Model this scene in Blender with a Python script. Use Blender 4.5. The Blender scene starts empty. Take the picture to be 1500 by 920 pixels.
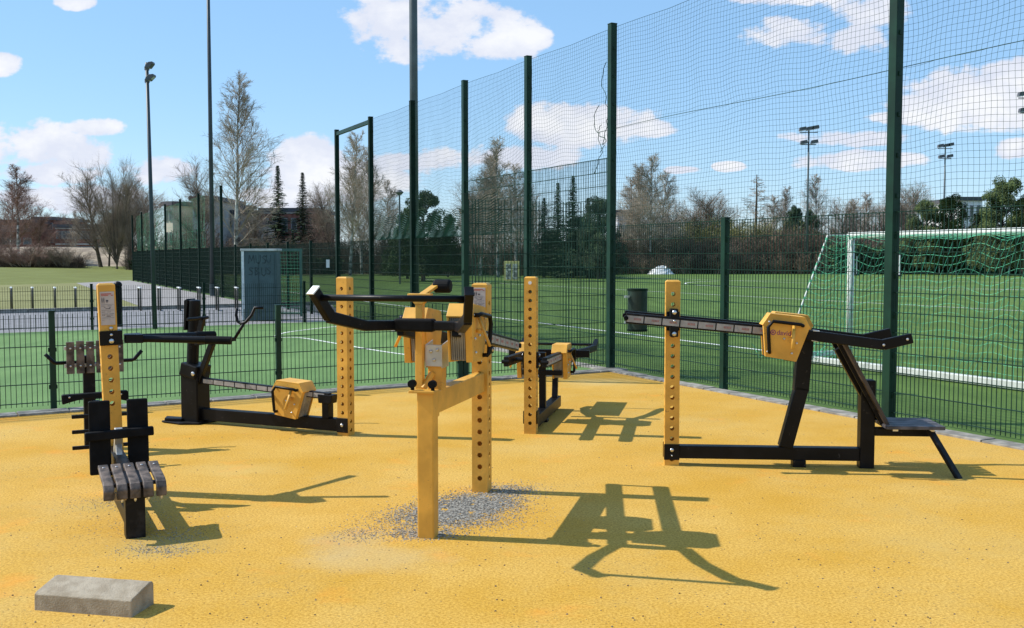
import bpy, math, random
from mathutils import Vector, Matrix, noise
R = math.radians
V = Vector
scene = bpy.context.scene
COL = scene.collection
FPX, HY, CH = 1480.0, 377.0, 1.64     # focal length in photo pixels, horizon row, eye height

# ------------------------------------------------------------------ helpers
def G(px, py):
    """ground point seen at a photo pixel"""
    d = FPX * CH / (py - HY)
    return V(((px - 750) / FPX * d, d, 0))
def P(px, d, z=0.0):
    return V(((px - 750) / FPX * d, d, z))
def Z(py, d):
    return CH - (py - HY) * d / FPX

def new_mat(name, col, rough=0.6, metal=0.0, var=0.12, scale=8.0, bump=0.0, bscale=60.0, col2=None, spec=0.5, lo=0.4, hi=0.62, detail=5, wear=None, wamt=.6, wscale=30, wlo=.64):
    m = bpy.data.materials.new(name); m.use_nodes = True
    nt = m.node_tree; b = nt.nodes['Principled BSDF']
    b.inputs['Roughness'].default_value = rough; b.inputs['Metallic'].default_value = metal
    b.inputs['Specular IOR Level'].default_value = spec
    tc = nt.nodes.new('ShaderNodeTexCoord')
    n = nt.nodes.new('ShaderNodeTexNoise'); n.inputs['Scale'].default_value = scale; n.inputs['Detail'].default_value = detail
    nt.links.new(tc.outputs['Object'], n.inputs['Vector'])
    r = nt.nodes.new('ShaderNodeValToRGB')
    c1 = tuple(max(0, c * (1 - var)) for c in col)
    c2 = col2 if col2 else tuple(min(1, c * (1 + var)) for c in col)
    r.color_ramp.elements[0].color = (*c1, 1); r.color_ramp.elements[1].color = (*c2, 1)
    r.color_ramp.elements[0].position = lo; r.color_ramp.elements[1].position = hi
    nt.links.new(n.outputs['Fac'], r.inputs['Fac']); src = r.outputs['Color']
    if wear:
        nw = nt.nodes.new('ShaderNodeTexNoise'); nw.inputs['Scale'].default_value = wscale; nw.inputs['Detail'].default_value = 7; nw.inputs['Roughness'].default_value = .7
        nt.links.new(tc.outputs['Object'], nw.inputs['Vector'])
        rw = nt.nodes.new('ShaderNodeValToRGB'); rw.color_ramp.elements[0].position = wlo; rw.color_ramp.elements[1].position = wlo+.04
        rw.color_ramp.elements[0].color = (0,0,0,1); rw.color_ramp.elements[1].color = (wamt,wamt,wamt,1)
        nt.links.new(nw.outputs['Fac'], rw.inputs['Fac'])
        mx = nt.nodes.new('ShaderNodeMix'); mx.data_type = 'RGBA'; mx.inputs[7].default_value = (*wear,1)
        nt.links.new(rw.outputs['Color'], mx.inputs[0]); nt.links.new(src, mx.inputs[6]); src = mx.outputs[2]
    nt.links.new(src, b.inputs['Base Color'])
    if bump:
        n2 = nt.nodes.new('ShaderNodeTexNoise'); n2.inputs['Scale'].default_value = bscale; n2.inputs['Detail'].default_value = 4
        nt.links.new(tc.outputs['Object'], n2.inputs['Vector'])
        bp = nt.nodes.new('ShaderNodeBump'); bp.inputs['Strength'].default_value = bump; bp.inputs['Distance'].default_value = 0.01
        nt.links.new(n2.outputs['Fac'], bp.inputs['Height']); nt.links.new(bp.outputs['Normal'], b.inputs['Normal'])
    return m

class MB:
    def __init__(s): s.v = []; s.f = []; s.mi = []; s.cur = 0
    def add(s, vs, fs):
        o = len(s.v); s.v += [tuple(v) for v in vs]
        for f in fs: s.f.append(tuple(i + o for i in f)); s.mi.append(s.cur)
        return s
    def box(s, lo, hi):
        x0, y0, z0 = lo; x1, y1, z1 = hi
        return s.add([(x0,y0,z0),(x1,y0,z0),(x1,y1,z0),(x0,y1,z0),(x0,y0,z1),(x1,y0,z1),(x1,y1,z1),(x0,y1,z1)],
              [(0,3,2,1),(4,5,6,7),(0,1,5,4),(1,2,6,5),(2,3,7,6),(3,0,4,7)])
    def bar(s, p0, p1, w, h, up=(0,0,1), caps=True, w1=None, h1=None):
        p0 = V(p0); p1 = V(p1); d = (p1 - p0).normalized(); up = V(up)
        if abs(d.dot(up)) > .98: up = V((1,0,0))
        a = d.cross(up).normalized(); b = a.cross(d).normalized()
        w1 = w if w1 is None else w1; h1 = h if h1 is None else h1
        vs = [p + a*sx*ww/2 + b*sy*hh/2 for p, ww, hh in ((p0,w,h),(p1,w1,h1)) for sx, sy in ((-1,-1),(1,-1),(1,1),(-1,1))]
        fs = [(0,1,5,4),(1,2,6,5),(2,3,7,6),(3,0,4,7)]
        if caps: fs += [(3,2,1,0),(4,5,6,7)]
        return s.add(vs, fs)
    def tube(s, pts, r, n=8, caps=True):
        pts = [V(p) for p in pts]; rs = r if isinstance(r, (list, tuple)) else [r]*len(pts)
        prev = None; o = len(s.v); vs = []
        for i, p in enumerate(pts):
            d = (pts[min(i+1, len(pts)-1)] - pts[max(i-1, 0)])
            if d.length < 1e-9: d = V((0,0,1))
            d.normalize()
            if prev is None:
                u = V((0,0,1)) if abs(d.z) < .9 else V((1,0,0)); a = d.cross(u).normalized()
            else:
                a = prev - d * prev.dot(d)
                a = a.normalized() if a.length > 1e-6 else d.orthogonal().normalized()
            prev = a; b = d.cross(a)
            for k in range(n):
                t = 2*math.pi*k/n; vs.append(p + (a*math.cos(t) + b*math.sin(t))*rs[i])
        fs = []
        for i in range(len(pts)-1):
            for k in range(n):
                k2 = (k+1) % n; fs.append((i*n+k, i*n+k2, (i+1)*n+k2, (i+1)*n+k))
        if caps: fs.append(tuple(range(n-1, -1, -1))); fs.append(tuple((len(pts)-1)*n+k for k in range(n)))
        return s.add(vs, fs)
    def thread(s, p0, p1, r):
        """thin three-sided strand"""
        p0 = V(p0); p1 = V(p1); d = (p1-p0)
        if d.length < 1e-7: return s
        d.normalize(); a = d.orthogonal().normalized(); b = d.cross(a)
        vs = [p + (a*math.cos(t)+b*math.sin(t))*r for p in (p0,p1) for t in (0, 2.094, 4.189)]
        return s.add(vs, [(0,1,4,3),(1,2,5,4),(2,0,3,5)])
    def prism(s, poly, o, ax, ay, an, d0, d1):
        """polygon (2D list) in plane (o, ax, ay), extruded along an from d0 to d1"""
        o = V(o); ax = V(ax); ay = V(ay); an = V(an); n = len(poly)
        vs = [o + ax*x + ay*y + an*d0 for x, y in poly] + [o + ax*x + ay*y + an*d1 for x, y in poly]
        fs = [tuple(range(n-1,-1,-1)), tuple(range(n, 2*n))] + [(i, (i+1) % n, n+(i+1) % n, n+i) for i in range(n)]
        return s.add(vs, fs)
    def build(s, name, mats, parent=None, smooth=False, bevel=0.0, seg=2):
        me = bpy.data.meshes.new(name); me.from_pydata(s.v, [], s.f); me.update()
        if not isinstance(mats, (list, tuple)): mats = [mats]
        for m in mats: me.materials.append(m)
        if len(mats) > 1:
            for p, i in zip(me.polygons, s.mi): p.material_index = i
        if smooth:
            for p in me.polygons: p.use_smooth = True
        o = bpy.data.objects.new(name, me); COL.objects.link(o)
        if parent: o.parent = parent
        if bevel:
            b = o.modifiers.new('Bevel', 'BEVEL'); b.width = bevel; b.segments = seg; b.limit_method = 'ANGLE'; b.angle_limit = R(35)
        return o

def tag(o, label=None, cat=None, group=None, kind=None):
    if label: o['label'] = label
    if cat: o['category'] = cat
    if group: o['group'] = group
    if kind: o['kind'] = kind
    return o
def thing(name, label, cat, loc=(0,0,0), rz=0.0, group=None):
    o = bpy.data.objects.new(name, None); COL.objects.link(o)
    o.location = loc; o.rotation_euler = (0, 0, rz); o.empty_display_size = .2
    return tag(o, label, cat, group)
def struct(name, mb, m, **k):
    return tag(mb.build(name, m, **k), kind='structure')
def copy_tree(o, parent=None):
    c = o.copy(); COL.objects.link(c); c.parent = parent
    for ch in list(o.children): copy_tree(ch, c)
    return c

# ------------------------------------------------------------------ materials
YEL = (0.70, 0.365, 0.055)
M = {}
M['yellow'] = new_mat('yellow_paint', YEL, .48, 0, .14, 5, .08, 40, spec=.35, wear=(.22,.12,.045), wamt=.55, wscale=22, wlo=.63)
M['black'] = new_mat('black_steel', (.0045, .0045, .0055), .42, 0, .4, 6, .06, 60, spec=.18, wear=(.10,.085,.07), wamt=.5, wscale=26, wlo=.64)
M['blackworn'] = new_mat('worn_black_steel', (.006, .006, .007), .45, 0, .2, 14, .1, 60, spec=.2, col2=(.028,.024,.022), lo=.55, hi=.75)
M['rubber'] = new_mat('black_rubber', (.006,.0062,.007), .65, 0, .3, 12, .15, 200, spec=.12)
M['steel'] = new_mat('bolt_steel', (.62,.62,.63), .3, .9, .1, 10)
M['palelit'] = new_mat('pale_parts_lit_faces', (.75,.76,.74), .5, 0, .1, 10)  # pale parts, plus sunlight painted onto an arm tip and the cabinet edge
M['plates'] = new_mat('grey_weight_plates', (.27,.24,.19), .75, 0, .25, 9, .3, 60)
M['silver'] = new_mat('dull_silver_sheet', (.5,.5,.48), .45, .6, .12, 8)
M['scale'] = new_mat('scale_strip', (.33,.31,.29), .5, 0, .15, 20)
M['scalered'] = new_mat('faded_red_print', (.36,.17,.15), .6, 0, .2, 30)
M['signp'] = new_mat('sign_plate', (.46,.40,.37), .5, 0, .08, 8)
M['signd'] = new_mat('sign_print', (.06,.05,.06), .6, 0, .1, 8)
M['signr'] = new_mat('sign_red_print', (.4,.1,.08), .6, 0, .1, 8)
M['purple'] = new_mat('purple_print', (.25,.03,.12), .5, 0, .1, 8)
M['greenpost'] = new_mat('green_coated_steel', (.005,.030,.017), .45, 0, .2, 4, 0, spec=.25)
M['greenpost2'] = new_mat('dark_green_steel', (.003,.016,.009), .6, 0, .2, 4, spec=.15)
M['net'] = new_mat('dark_green_net', (.013,.062,.045), .8, 0, .2, 2)
M['goalnet'] = new_mat('green_goal_net', (.10,.46,.26), .8, 0, .2, 2)
M['white'] = new_mat('white_paint', (.8,.8,.78), .5, 0, .06, 4)
M['line'] = new_mat('white_turf_line', (.72,.74,.68), .9, 0, .2, 30)
M['bright_goal'] = new_mat('white_goal_frame', (.60,.62,.57), .5, 0, .08, 6)
M['mast'] = new_mat('galvanised_mast', (.085,.105,.11), .5, .3, .15, 2)
M['mastdark'] = new_mat('dark_green_mast', (.035,.05,.058), .5, .1, .15, 2)
M['lamp'] = new_mat('lamp_housing', (.09,.09,.1), .5, .2, .2, 5)
M['lampglass'] = new_mat('lamp_glass', (.4,.42,.45), .15, 0, .1, 5)
M['concrete'] = new_mat('concrete', (.36,.33,.28), .9, 0, .22, 18, .5, 120)
M['kerbstone'] = new_mat('kerb_stone', (.25,.235,.205), .9, 0, .3, 7, .3, 80)
M['bark'] = new_mat('grey_brown_bark', (.11,.085,.06), .95, 0, .3, 6)
M['twig'] = new_mat('brown_twigs', (.26,.20,.145), .95, 0, .3, .6)
M['twig2'] = new_mat('pale_birch_twigs', (.40,.33,.25), .95, 0, .3, .6)
M['twigred'] = new_mat('reddish_twigs', (.27,.165,.125), .95, 0, .3, .6)
M['twigyel'] = new_mat('budding_twigs', (.24,.23,.075), .95, 0, .3, .6)
M['birch'] = new_mat('birch_bark', (.16,.15,.13), .9, 0, .5, 3, 0, 10, col2=(.62,.61,.56))
M['needle'] = new_mat('dark_needles', (.018,.042,.020), .9, 0, .4, .8, col2=(.045,.085,.03))
M['pine'] = new_mat('pine_needles', (.05,.085,.025), .9, 0, .4, .7, col2=(.10,.14,.04))
M['bush'] = new_mat('evergreen_leaves', (.03,.06,.02), .9, 0, .4, .7, col2=(.06,.10,.03))

def turf_mat(name, c1, c2, stripe=None, ang=0.0):
    m = bpy.data.materials.new(name); m.use_nodes = True; nt = m.node_tree; b = nt.nodes['Principled BSDF']
    b.inputs['Roughness'].default_value = .85; b.inputs['Specular IOR Level'].default_value = .25
    tc = nt.nodes.new('ShaderNodeTexCoord')
    n = nt.nodes.new('ShaderNodeTexNoise'); n.inputs['Scale'].default_value = .35; n.inputs['Detail'].default_value = 8; n.inputs['Roughness'].default_value = .65
    nt.links.new(tc.outputs['Object'], n.inputs['Vector'])
    n3 = nt.nodes.new('ShaderNodeTexNoise'); n3.inputs['Scale'].default_value = 45; n3.inputs['Detail'].default_value = 3
    nt.links.new(tc.outputs['Object'], n3.inputs['Vector'])
    mp = nt.nodes.new('ShaderNodeMapping'); mp.inputs['Rotation'].default_value = (0,0,ang); mp.inputs['Scale'].default_value = (.9,.05,1)
    nt.links.new(tc.outputs['Object'], mp.inputs['Vector'])
    n2 = nt.nodes.new('ShaderNodeTexNoise'); n2.inputs['Scale'].default_value = 2.2; n2.inputs['Detail'].default_value = 4
    nt.links.new(mp.outputs['Vector'], n2.inputs['Vector'])
    def mth(op, a, b_, v=None):
        k = nt.nodes.new('ShaderNodeMath'); k.operation = op
        for i, x in enumerate((a, b_)):
            if isinstance(x, (int, float)): k.inputs[i].default_value = x
            else: nt.links.new(x, k.inputs[i])
        return k.outputs[0]
    s = mth('ADD', mth('MULTIPLY', n.outputs['Fac'], .45), mth('ADD', mth('MULTIPLY', n2.outputs['Fac'], .3), mth('MULTIPLY', n3.outputs['Fac'], .25)))
    r = nt.nodes.new('ShaderNodeValToRGB'); r.color_ramp.elements[0].position = .40; r.color_ramp.elements[1].position = .60
    r.color_ramp.elements[0].color = (*c1,1); r.color_ramp.elements[1].color = (*c2,1)
    nt.links.new(s, r.inputs['Fac']); nt.links.new(r.outputs['Color'], b.inputs['Base Color'])
    bp = nt.nodes.new('ShaderNodeBump'); bp.inputs['Strength'].default_value = .6; bp.inputs['Distance'].default_value = .01
    nb = nt.nodes.new('ShaderNodeTexNoise'); nb.inputs['Scale'].default_value = 120
    nt.links.new(tc.outputs['Object'], nb.inputs['Vector'])
    nt.links.new(nb.outputs['Fac'], bp.inputs['Height']); nt.links.new(bp.outputs['Normal'], b.inputs['Normal'])
    return m
M['turf'] = turf_mat('pitch_turf', (.060,.112,.016), (.120,.200,.038), ang=R(-26))
M['turf2'] = turf_mat('court_turf', (.095,.18,.055), (.155,.265,.085), ang=R(58))
M['grass'] = turf_mat('lawn_grass', (.125,.135,.025), (.17,.19,.045), ang=R(10))
M['verge'] = turf_mat('dry_verge_grass', (.17,.165,.055), (.24,.235,.09), ang=R(58))
M['far'] = turf_mat('far_ground', (.15,.14,.07), (.22,.20,.11))
M['asphalt'] = new_mat('pale_asphalt', (.21,.205,.21), .9, 0, .12, 3, .3, 120)
M['path'] = new_mat('gravel_path', (.27,.25,.235), .95, 0, .12, 3, .3, 120)

def rubber_ground():
    m = bpy.data.materials.new('yellow_rubber_surface'); m.use_nodes = True; nt = m.node_tree; b = nt.nodes['Principled BSDF']
    b.inputs['Roughness'].default_value = .85; b.inputs['Specular IOR Level'].default_value = .12
    tc = nt.nodes.new('ShaderNodeTexCoord'); L = nt.links.new
    def noi(scale, det=5, rough=.55):
        n = nt.nodes.new('ShaderNodeTexNoise'); n.inputs['Scale'].default_value = scale; n.inputs['Detail'].default_value = det; n.inputs['Roughness'].default_value = rough
        L(tc.outputs['Object'], n.inputs['Vector']); return n.outputs['Fac']
    def ramp(src, p0, p1, c0=(0,0,0), c1=(1,1,1)):
        r = nt.nodes.new('ShaderNodeValToRGB'); r.color_ramp.elements[0].position = p0; r.color_ramp.elements[1].position = p1
        r.color_ramp.elements[0].color = (*c0,1); r.color_ramp.elements[1].color = (*c1,1); L(src, r.inputs['Fac']); return r.outputs['Color']
    def mix(f, a, c):
        k = nt.nodes.new('ShaderNodeMix'); k.data_type = 'RGBA'
        L(f, k.inputs[0])
        for i, x in ((6,a),(7,c)):
            if isinstance(x, tuple): k.inputs[i].default_value = (*x,1)
            else: L(x, k.inputs[i])
        return k.outputs[2]
    base = ramp(noi(.9, 6, .6), .35, .66, (.62,.355,.050), (.70,.45,.115))
    g1 = ramp(noi(70, 5, .8), .40, .58)
    grain = mix(g1, (.33,.155,.015), base)
    k = nt.nodes.new('ShaderNodeMix'); k.data_type = 'RGBA'; k.inputs[0].default_value = .75; L(base, k.inputs[6]); L(grain, k.inputs[7]); c = k.outputs[2]
    def mul(a, x):
        q = nt.nodes.new('ShaderNodeMath'); q.operation = 'MULTIPLY'; L(a, q.inputs[0])
        if isinstance(x, (int, float)): q.inputs[1].default_value = x
        else: L(x, q.inputs[1])
        return q.outputs[0]
    # grimy patches and coloured blotches
    c = mix(mul(ramp(noi(.55, 8, .75), .50, .70), .42), c, (.50,.36,.13))
    c = mix(mul(ramp(noi(1.7, 4, .6), .60, .74), .5), c, (.74,.29,.03))
    # sparse dark grit
    vo = nt.nodes.new('ShaderNodeTexVoronoi'); vo.inputs['Scale'].default_value = 26; L(tc.outputs['Object'], vo.inputs['Vector'])
    sp = ramp(vo.outputs['Distance'], .10, .17, (1,1,1), (0,0,0))
    c = mix(mul(mul(sp, ramp(noi(1.1, 6, .7), .44, .60)), .85), c, (.10,.075,.045))
    vo2 = nt.nodes.new('ShaderNodeTexVoronoi'); vo2.inputs['Scale'].default_value = 75; L(tc.outputs['Object'], vo2.inputs['Vector'])
    sp2 = ramp(vo2.outputs['Distance'], .16, .27, (1,1,1), (0,0,0))
    c = mix(mul(mul(sp2, ramp(noi(2.3, 6, .75), .50, .64)), .75), c, (.22,.15,.06))
    # worn pale smear in front of the nearest post
    def blob(cx, cy, rx, ry, col, amt):
        mp = nt.nodes.new('ShaderNodeMapping'); mp.vector_type = 'POINT'
        mp.inputs['Location'].default_value = (-cx/rx, -cy/ry, 0); mp.inputs['Scale'].default_value = (1/rx, 1/ry, 0)
        L(tc.outputs['Object'], mp.inputs['Vector'])
        ln = nt.nodes.new('ShaderNodeVectorMath'); ln.operation = 'LENGTH'; L(mp.outputs[0], ln.inputs[0])
        ad = nt.nodes.new('ShaderNodeMath'); ad.operation = 'ADD'; L(ln.outputs['Value'], ad.inputs[0]); L(mul(noi(4, 6, .7), 1.3), ad.inputs[1])
        f = ramp(mul(ad.outputs[0], .5), .52, .84, (1,1,1), (0,0,0))
        r2 = f
        return mix(mul(r2, amt), c, col)
    for (px, py, rx, ry, col, amt) in ((540, 825, .50, .30, (.50,.40,.22), .34), (345, 690, .55, .30, (.58,.40,.13), .4), (500, 800, .30, .35, (.42,.34,.2), .35),
                                       (880, 560, .6, .5, (.55,.44,.2), .4), (230, 805, .45, .25, (.42,.30,.10), .6), (165, 745, .35, .3, (.5,.33,.08), .5)):
        g = G(px, py); c = blob(g.x, g.y, rx, ry, col, amt)
    L(c, b.inputs['Base Color'])
    bp = nt.nodes.new('ShaderNodeBump'); bp.inputs['Strength'].default_value = .5; bp.inputs['Distance'].default_value = .005
    L(noi(170, 3, .6), bp.inputs['Height']); L(bp.outputs['Normal'], b.inputs['Normal'])
    return m
M['rubberground'] = rubber_ground()

# ------------------------------------------------------------------ ground layout
# long fence line and front fence line of the small court (measured)
C0 = V((1.45, 14.8, 0)); U = V((-.848, -.530, 0)).normalized(); W = V((-.4475, .8943, 0)).normalized()
WN = V((W.y, -W.x, 0))      # towards the big pitch (right)
UN = V((-U.y, U.x, 0)) * -1 # towards back
if UN.y < 0: UN = -UN
def LF(t): return C0 + W*t
def LC(t): return C0 + U*t
BACK = V((-4.24, 26.2, 0))
def sheet(pts, z, name, m):
    mb = MB(); mb.add([(p[0], p[1], z) for p in pts], [tuple(range(len(pts)))])
    o = struct(name, mb, m); return o
sheet([(-900,-60),(900,-60),(900,1500),(-900,1500)], -.02, 'ground', M['far'])
# big pitch
sheet([LF(-40), LF(82), LF(82)+WN*130, LF(-40)+WN*130], -.008, 'pitch_turf_field', M['turf'])
# yellow surface
kerbw = .20
sheet([LC(0)+W*-.1, LC(14)+W*0, LC(14)-UN*22, LF(-26)-WN*.12], 0.0, 'yellow_rubber_ground', M['rubberground'])
# small court
sheet([LC(0), LC(30), BACK+U*30, BACK], -.004, 'court_turf_field', M['turf2'])
# asphalt behind court
d31 = BACK + UN*8.9
sheet([BACK+W*0, BACK+U*60, BACK+U*60+UN*8.6, BACK+UN*8.6-U*3.0+W*0], -.006, 'asphalt_path', M['asphalt'])
# verge grass strip beyond with rounded lawn
sheet([BACK+UN*8.75+U*70, BACK+UN*8.75-U*4.4, LF(38)-WN*3.6, LF(80)-WN*3.6, LF(80)-WN*60], -.012, 'lawn_verge', M['verge'])
sheet([LF(12.9)-WN*.02, LF(12.9)-WN*3.9, LF(80)-WN*3.9, LF(80)-WN*.02], -.007, 'fence_path', M['path'])

# kerb stones along both fences (one strip each, joints modelled)
def kerb(name, p0, d, n, L_, w, z, side):
    mb = MB(); random.seed(5); nrm = V((-d.y, d.x, 0))*side
    for i in range(n):
        a = p0 + d*(i*L_+.006); b = p0 + d*((i+1)*L_-.006)
        j = random.uniform(-.004,.004)
        mb.prism([(0,0),(L_-.012,0),(L_-.012,w),(0,w)], a+V((0,0,0)), d, nrm, V((0,0,1)), -.03, z+j)
    return struct(name, mb, M['kerbstone'], bevel=.006)
kerb('court_kerb', LC(-.1)+W*-.06, U, 40, .5, .24, .022, -1 if (V((-U.y,U.x,0)).dot(-W) < 0) else 1)
kerb('pitch_kerb', LF(-16)-WN*.02, W, 34, .5, .20, .02, 1 if V((-W.y,W.x,0)).dot(-WN) > 0 else -1)
kerb('court_side_kerb', LF(1.0)-WN*.02, W, 24, .5, .22, .02, 1 if V((-W.y,W.x,0)).dot(-WN) > 0 else -1)
kerb('road_kerb', BACK+UN*8.6-U*3.4, U, 60, 1.0, .16, .11, 1 if V((-U.y,U.x,0)).dot(UN) > 0 else -1)

# painted lines
def line(pts, w, z, name, closed=False):
    mb = MB(); pts = [V(p) for p in pts]; n = len(pts); vs = []
    for i in range(n):
        d = (pts[min(i+1,n-1)] - pts[max(i-1,0)]).normalized(); nr = V((-d.y, d.x, 0))
        vs += [(pts[i]+nr*w/2), (pts[i]-nr*w/2)]
    mb.add([(v.x, v.y, z) for v in vs], [(2*i, 2*i+1, 2*i+3, 2*i+2) for i in range(n-1)])
    return struct(name, mb, M['line'])
def arc(c, r, a0, a1, n=60):
    return [V((c[0]+r*math.cos(R(a0+(a1-a0)*i/n)), c[1]+r*math.sin(R(a0+(a1-a0)*i/n)), 0)) for i in range(n+1)]
def catmull(p, n=10):
    out = []
    for i in range(len(p)-1):
        p0 = p[max(i-1,0)]; p1 = p[i]; p2 = p[i+1]; p3 = p[min(i+2,len(p)-1)]
        for k in range(n):
            t = k/n; out.append(.5*((2*p1)+(p2-p0)*t+(2*p0-5*p1+4*p2-p3)*t*t+(3*p1-p0-3*p2+p3)*t**3))
    out.append(p[-1]); return out
line(catmull([G(780,534), G(725,531), G(640,525), G(560,515), G(490,503), G(440,495), G(405,494), G(412,488.5), G(440,484), G(490,478.5), G(530,476)]), .07, .001, 'court_arc_line')
line([LF(-22)+WN*4.05, LF(70)+WN*4.05], .10, -.003, 'touch_line')
line([LF(-8)+WN*20, LF(60)+WN*20], .10, -.003, 'pitch_line')
cc = P(1270, 62); line(arc(cc, 11, 0, 360, 90), .12, -.0022, 'centre_circle_line')
line([LF(-30)+WN*62, LF(80)+WN*62], .12, -.003, 'far_touch_line')
line([LF(-30)+WN*38, LF(80)+WN*38], .10, -.003, 'inner_pitch_line')

# left lawn mound
mb = MB(); NX, NY = 40, 24; vs = []; fs = []
for j in range(NY+1):
    for i in range(NX+1):
        x = -75 + 52*i/NX; y = 50 + 75*j/NY
        e = min(1, (j/NY)*3.0) * min(1, max(0, (1-i/NX)*2.2)) * min(1, (1-j/NY)*6+.0)
        e = e*e*(3-2*e)
        vs.append((x, y, -.05 + .72*e + .08*noise.noise(V((x*.1,y*.1,0)))))
for j in range(NY):
    for i in range(NX): a = j*(NX+1)+i; fs.append((a,a+1,a+NX+2,a+NX+1))
mb.add(vs, fs); struct('lawn_hill', mb, M['grass'], smooth=True)
# sandy bank behind the lawn
mb = MB(); vs = []; fs = []; NX, NY = 30, 8
for j in range(NY+1):
    for i in range(NX+1):
        x = -72 + 44*i/NX; y = 112 + 22*j/NY
        e = min(1, j/NY*1.8); vs.append((x, y, -.1 + 3.0*e*min(1,(i/NX)*4+.3) + .25*noise.noise(V((x*.2,y*.2,3)))))
for j in range(NY):
    for i in range(NX): a = j*(NX+1)+i; fs.append((a,a+1,a+NX+2,a+NX+1))
mb.add(vs, fs); struct('bank_terrain', mb, new_mat('sandy_bank', (.27,.21,.15), .95, 0, .25, .4, col2=(.36,.29,.2)), smooth=True)

# loose gravel round the middle machine
random.seed(11)
mb = MB()
def stone(p, r):
    ph = random.uniform(0, 6.28); h = r*random.uniform(.5,.9)
    vs = [(p.x+r*math.cos(ph+k*1.257)*random.uniform(.7,1.2), p.y+r*math.sin(ph+k*1.257)*random.uniform(.7,1.2), p.z+h*.15) for k in range(5)]
    vs += [(p.x+r*.45*math.cos(ph+.5+k*2.09), p.y+r*.45*math.sin(ph+.5+k*2.09), p.z+h) for k in range(3)]
    mb.add(vs, [(5,6,7)]+[(0,1,5),(1,2,6,5),(2,3,6),(3,4,7,6),(4,0,5,7)])
def scatter(px, py, sx, sy, n, r0=.004, r1=.010, rot=0.0):
    c = G(px, py)
    for i in range(n):
        a, b = random.gauss(0,1), random.gauss(0,1)
        dx, dy = a*sx, b*sy
        x = dx*math.cos(rot)-dy*math.sin(rot); y = dx*math.sin(rot)+dy*math.cos(rot)
        q = c+V((x,y,0))
        if noise.noise(V((q.x*17, q.y*17, 1))) + .6*noise.noise(V((q.x*41, q.y*41, 4))) < -.25-.45*random.random(): continue
        stone(q, random.uniform(r0, r1))
scatter(697,742,.15,.14,9000,.002,.006); scatter(652,757,.14,.15,8500,.002,.006); scatter(740,723,.12,.12,2200,.002,.006); scatter(622,787,.10,.06,1600,.002,.006)
scatter(600,762,.14,.12,1400,.002,.005); scatter(560,782,.16,.12,700,.002,.005); scatter(680,765,.20,.14,2500,.002,.005); scatter(530,790,.12,.08,260,.002,.005)
scatter(225,812,.14,.07,700,.002,.0045); scatter(150,740,.16,.12,500,.002,.0045); scatter(250,790,.12,.1,400,.002,.0045); scatter(200,770,.2,.2,400,.002,.004)
mb.build('loose_gravel', new_mat('grey_gravel', (.12,.11,.09), .85, 0, .45, 60, col2=(.44,.405,.34)))
tag(bpy.data.objects['loose_gravel'], 'loose grey gravel spilled round the yellow posts', 'gravel', kind='stuff')
# scattered debris on the rubber
mb = MB()
for i in range(2600):
    y = 4.3 + 8*random.random()**1.6; x = random.uniform(-.55,.55)*y*1.02
    q = V((x,y,0))
    if (q-C0).dot(UN) > -1.2 : continue
    if noise.noise(V((q.x*.9, q.y*.9, 8))) < -.1: continue
    stone(q, random.choice((.002,.0025,.003,.003,.004,.006)))
mb.build('dark_grit', new_mat('dark_grit', (.09,.06,.04), .9, 0, .4, 35, col2=(.24,.18,.12)))
tag(bpy.data.objects['dark_grit'], 'fine dark grit strewn over the yellow rubber surface', 'grit', kind='stuff')

# ------------------------------------------------------------------ fences
def wire_panel(mb, a, b, z0, z1, pitch=.05, w=.0062, hp=.2, double=True):
    a = V(a); b = V(b); d = b-a; L = d.length; d.normalize(); nr = V((-d.y, d.x, 0))
    n = int(L/pitch)
    for i in range(n):
        p = a + d*((i+.5)*L/n); mb.bar((p.x,p.y,z0),(p.x,p.y,z1), w, w, up=(d.x,d.y,0), caps=False)
    k = 0; z = z0+.04
    while z < z1+.001:
        for s in ((-1,1) if double else (0,)):
            o = nr*s*(.006+w*.4); mb.bar((a.x+o.x,a.y+o.y,z),(b.x+o.x,b.y+o.y,z), w*1.25, w*1.25, caps=False)
        z += hp
def sq_post(name, p, h, w, m, parent, rz, caps=True):
    if h <= 0: return None
    mb = MB(); d = V((math.cos(rz), math.sin(rz), 0)); mb.bar((p.x,p.y,-.05),(p.x,p.y,h), w, w, up=d)
    if caps: mb.bar((p.x,p.y,h),(p.x,p.y,h+.012), w+.008, w+.008, up=d)
    z = .25
    dd = V((-d.y, d.x, 0))
    while z < h-.05 and h < 6:
        for s in (1,-1): mb.bar(p+d*(s*w*.5)+V((0,0,z)), p+d*(s*(w*.5+.012))+V((0,0,z)), .03, .045)
        z += .4
    return mb.build(name, m, parent, bevel=.004 if p.y < 18 else 0)
rzW = math.atan2(W.y, W.x); rzU = math.atan2(U.y, U.x)
def make_fence(name, label, pts, h, wpost, m, post_h=None, heights=None, **k):
    t = thing(name, label, 'fence')
    d = pts[1]-pts[0]; rz = math.atan2(d.y, d.x)
    for i, p in enumerate(pts):
        ph = heights[i] if heights else (post_h or h+.03)
        sq_post('post', p, ph, wpost if ph < 3 else max(wpost,.10), m, t, rz)
    for a, b in zip(pts, pts[1:]):
        mb = MB(); dd = (b-a).normalized()*wpost*.5
        wire_panel(mb, a+dd, b-dd, .05, h, **k); mb.build('wire_panel', m, t)
    return t
# the low front fence of the small court: posts at 77, 400, 672 in the picture
fp = [LC(s) for s in (2.53, 5.03, 7.53, 10.03)]
make_fence('low_wire_fence', 'low dark green wire mesh fence between the yellow surface and the small court', fp, 1.03, .06, M['greenpost'])
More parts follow.
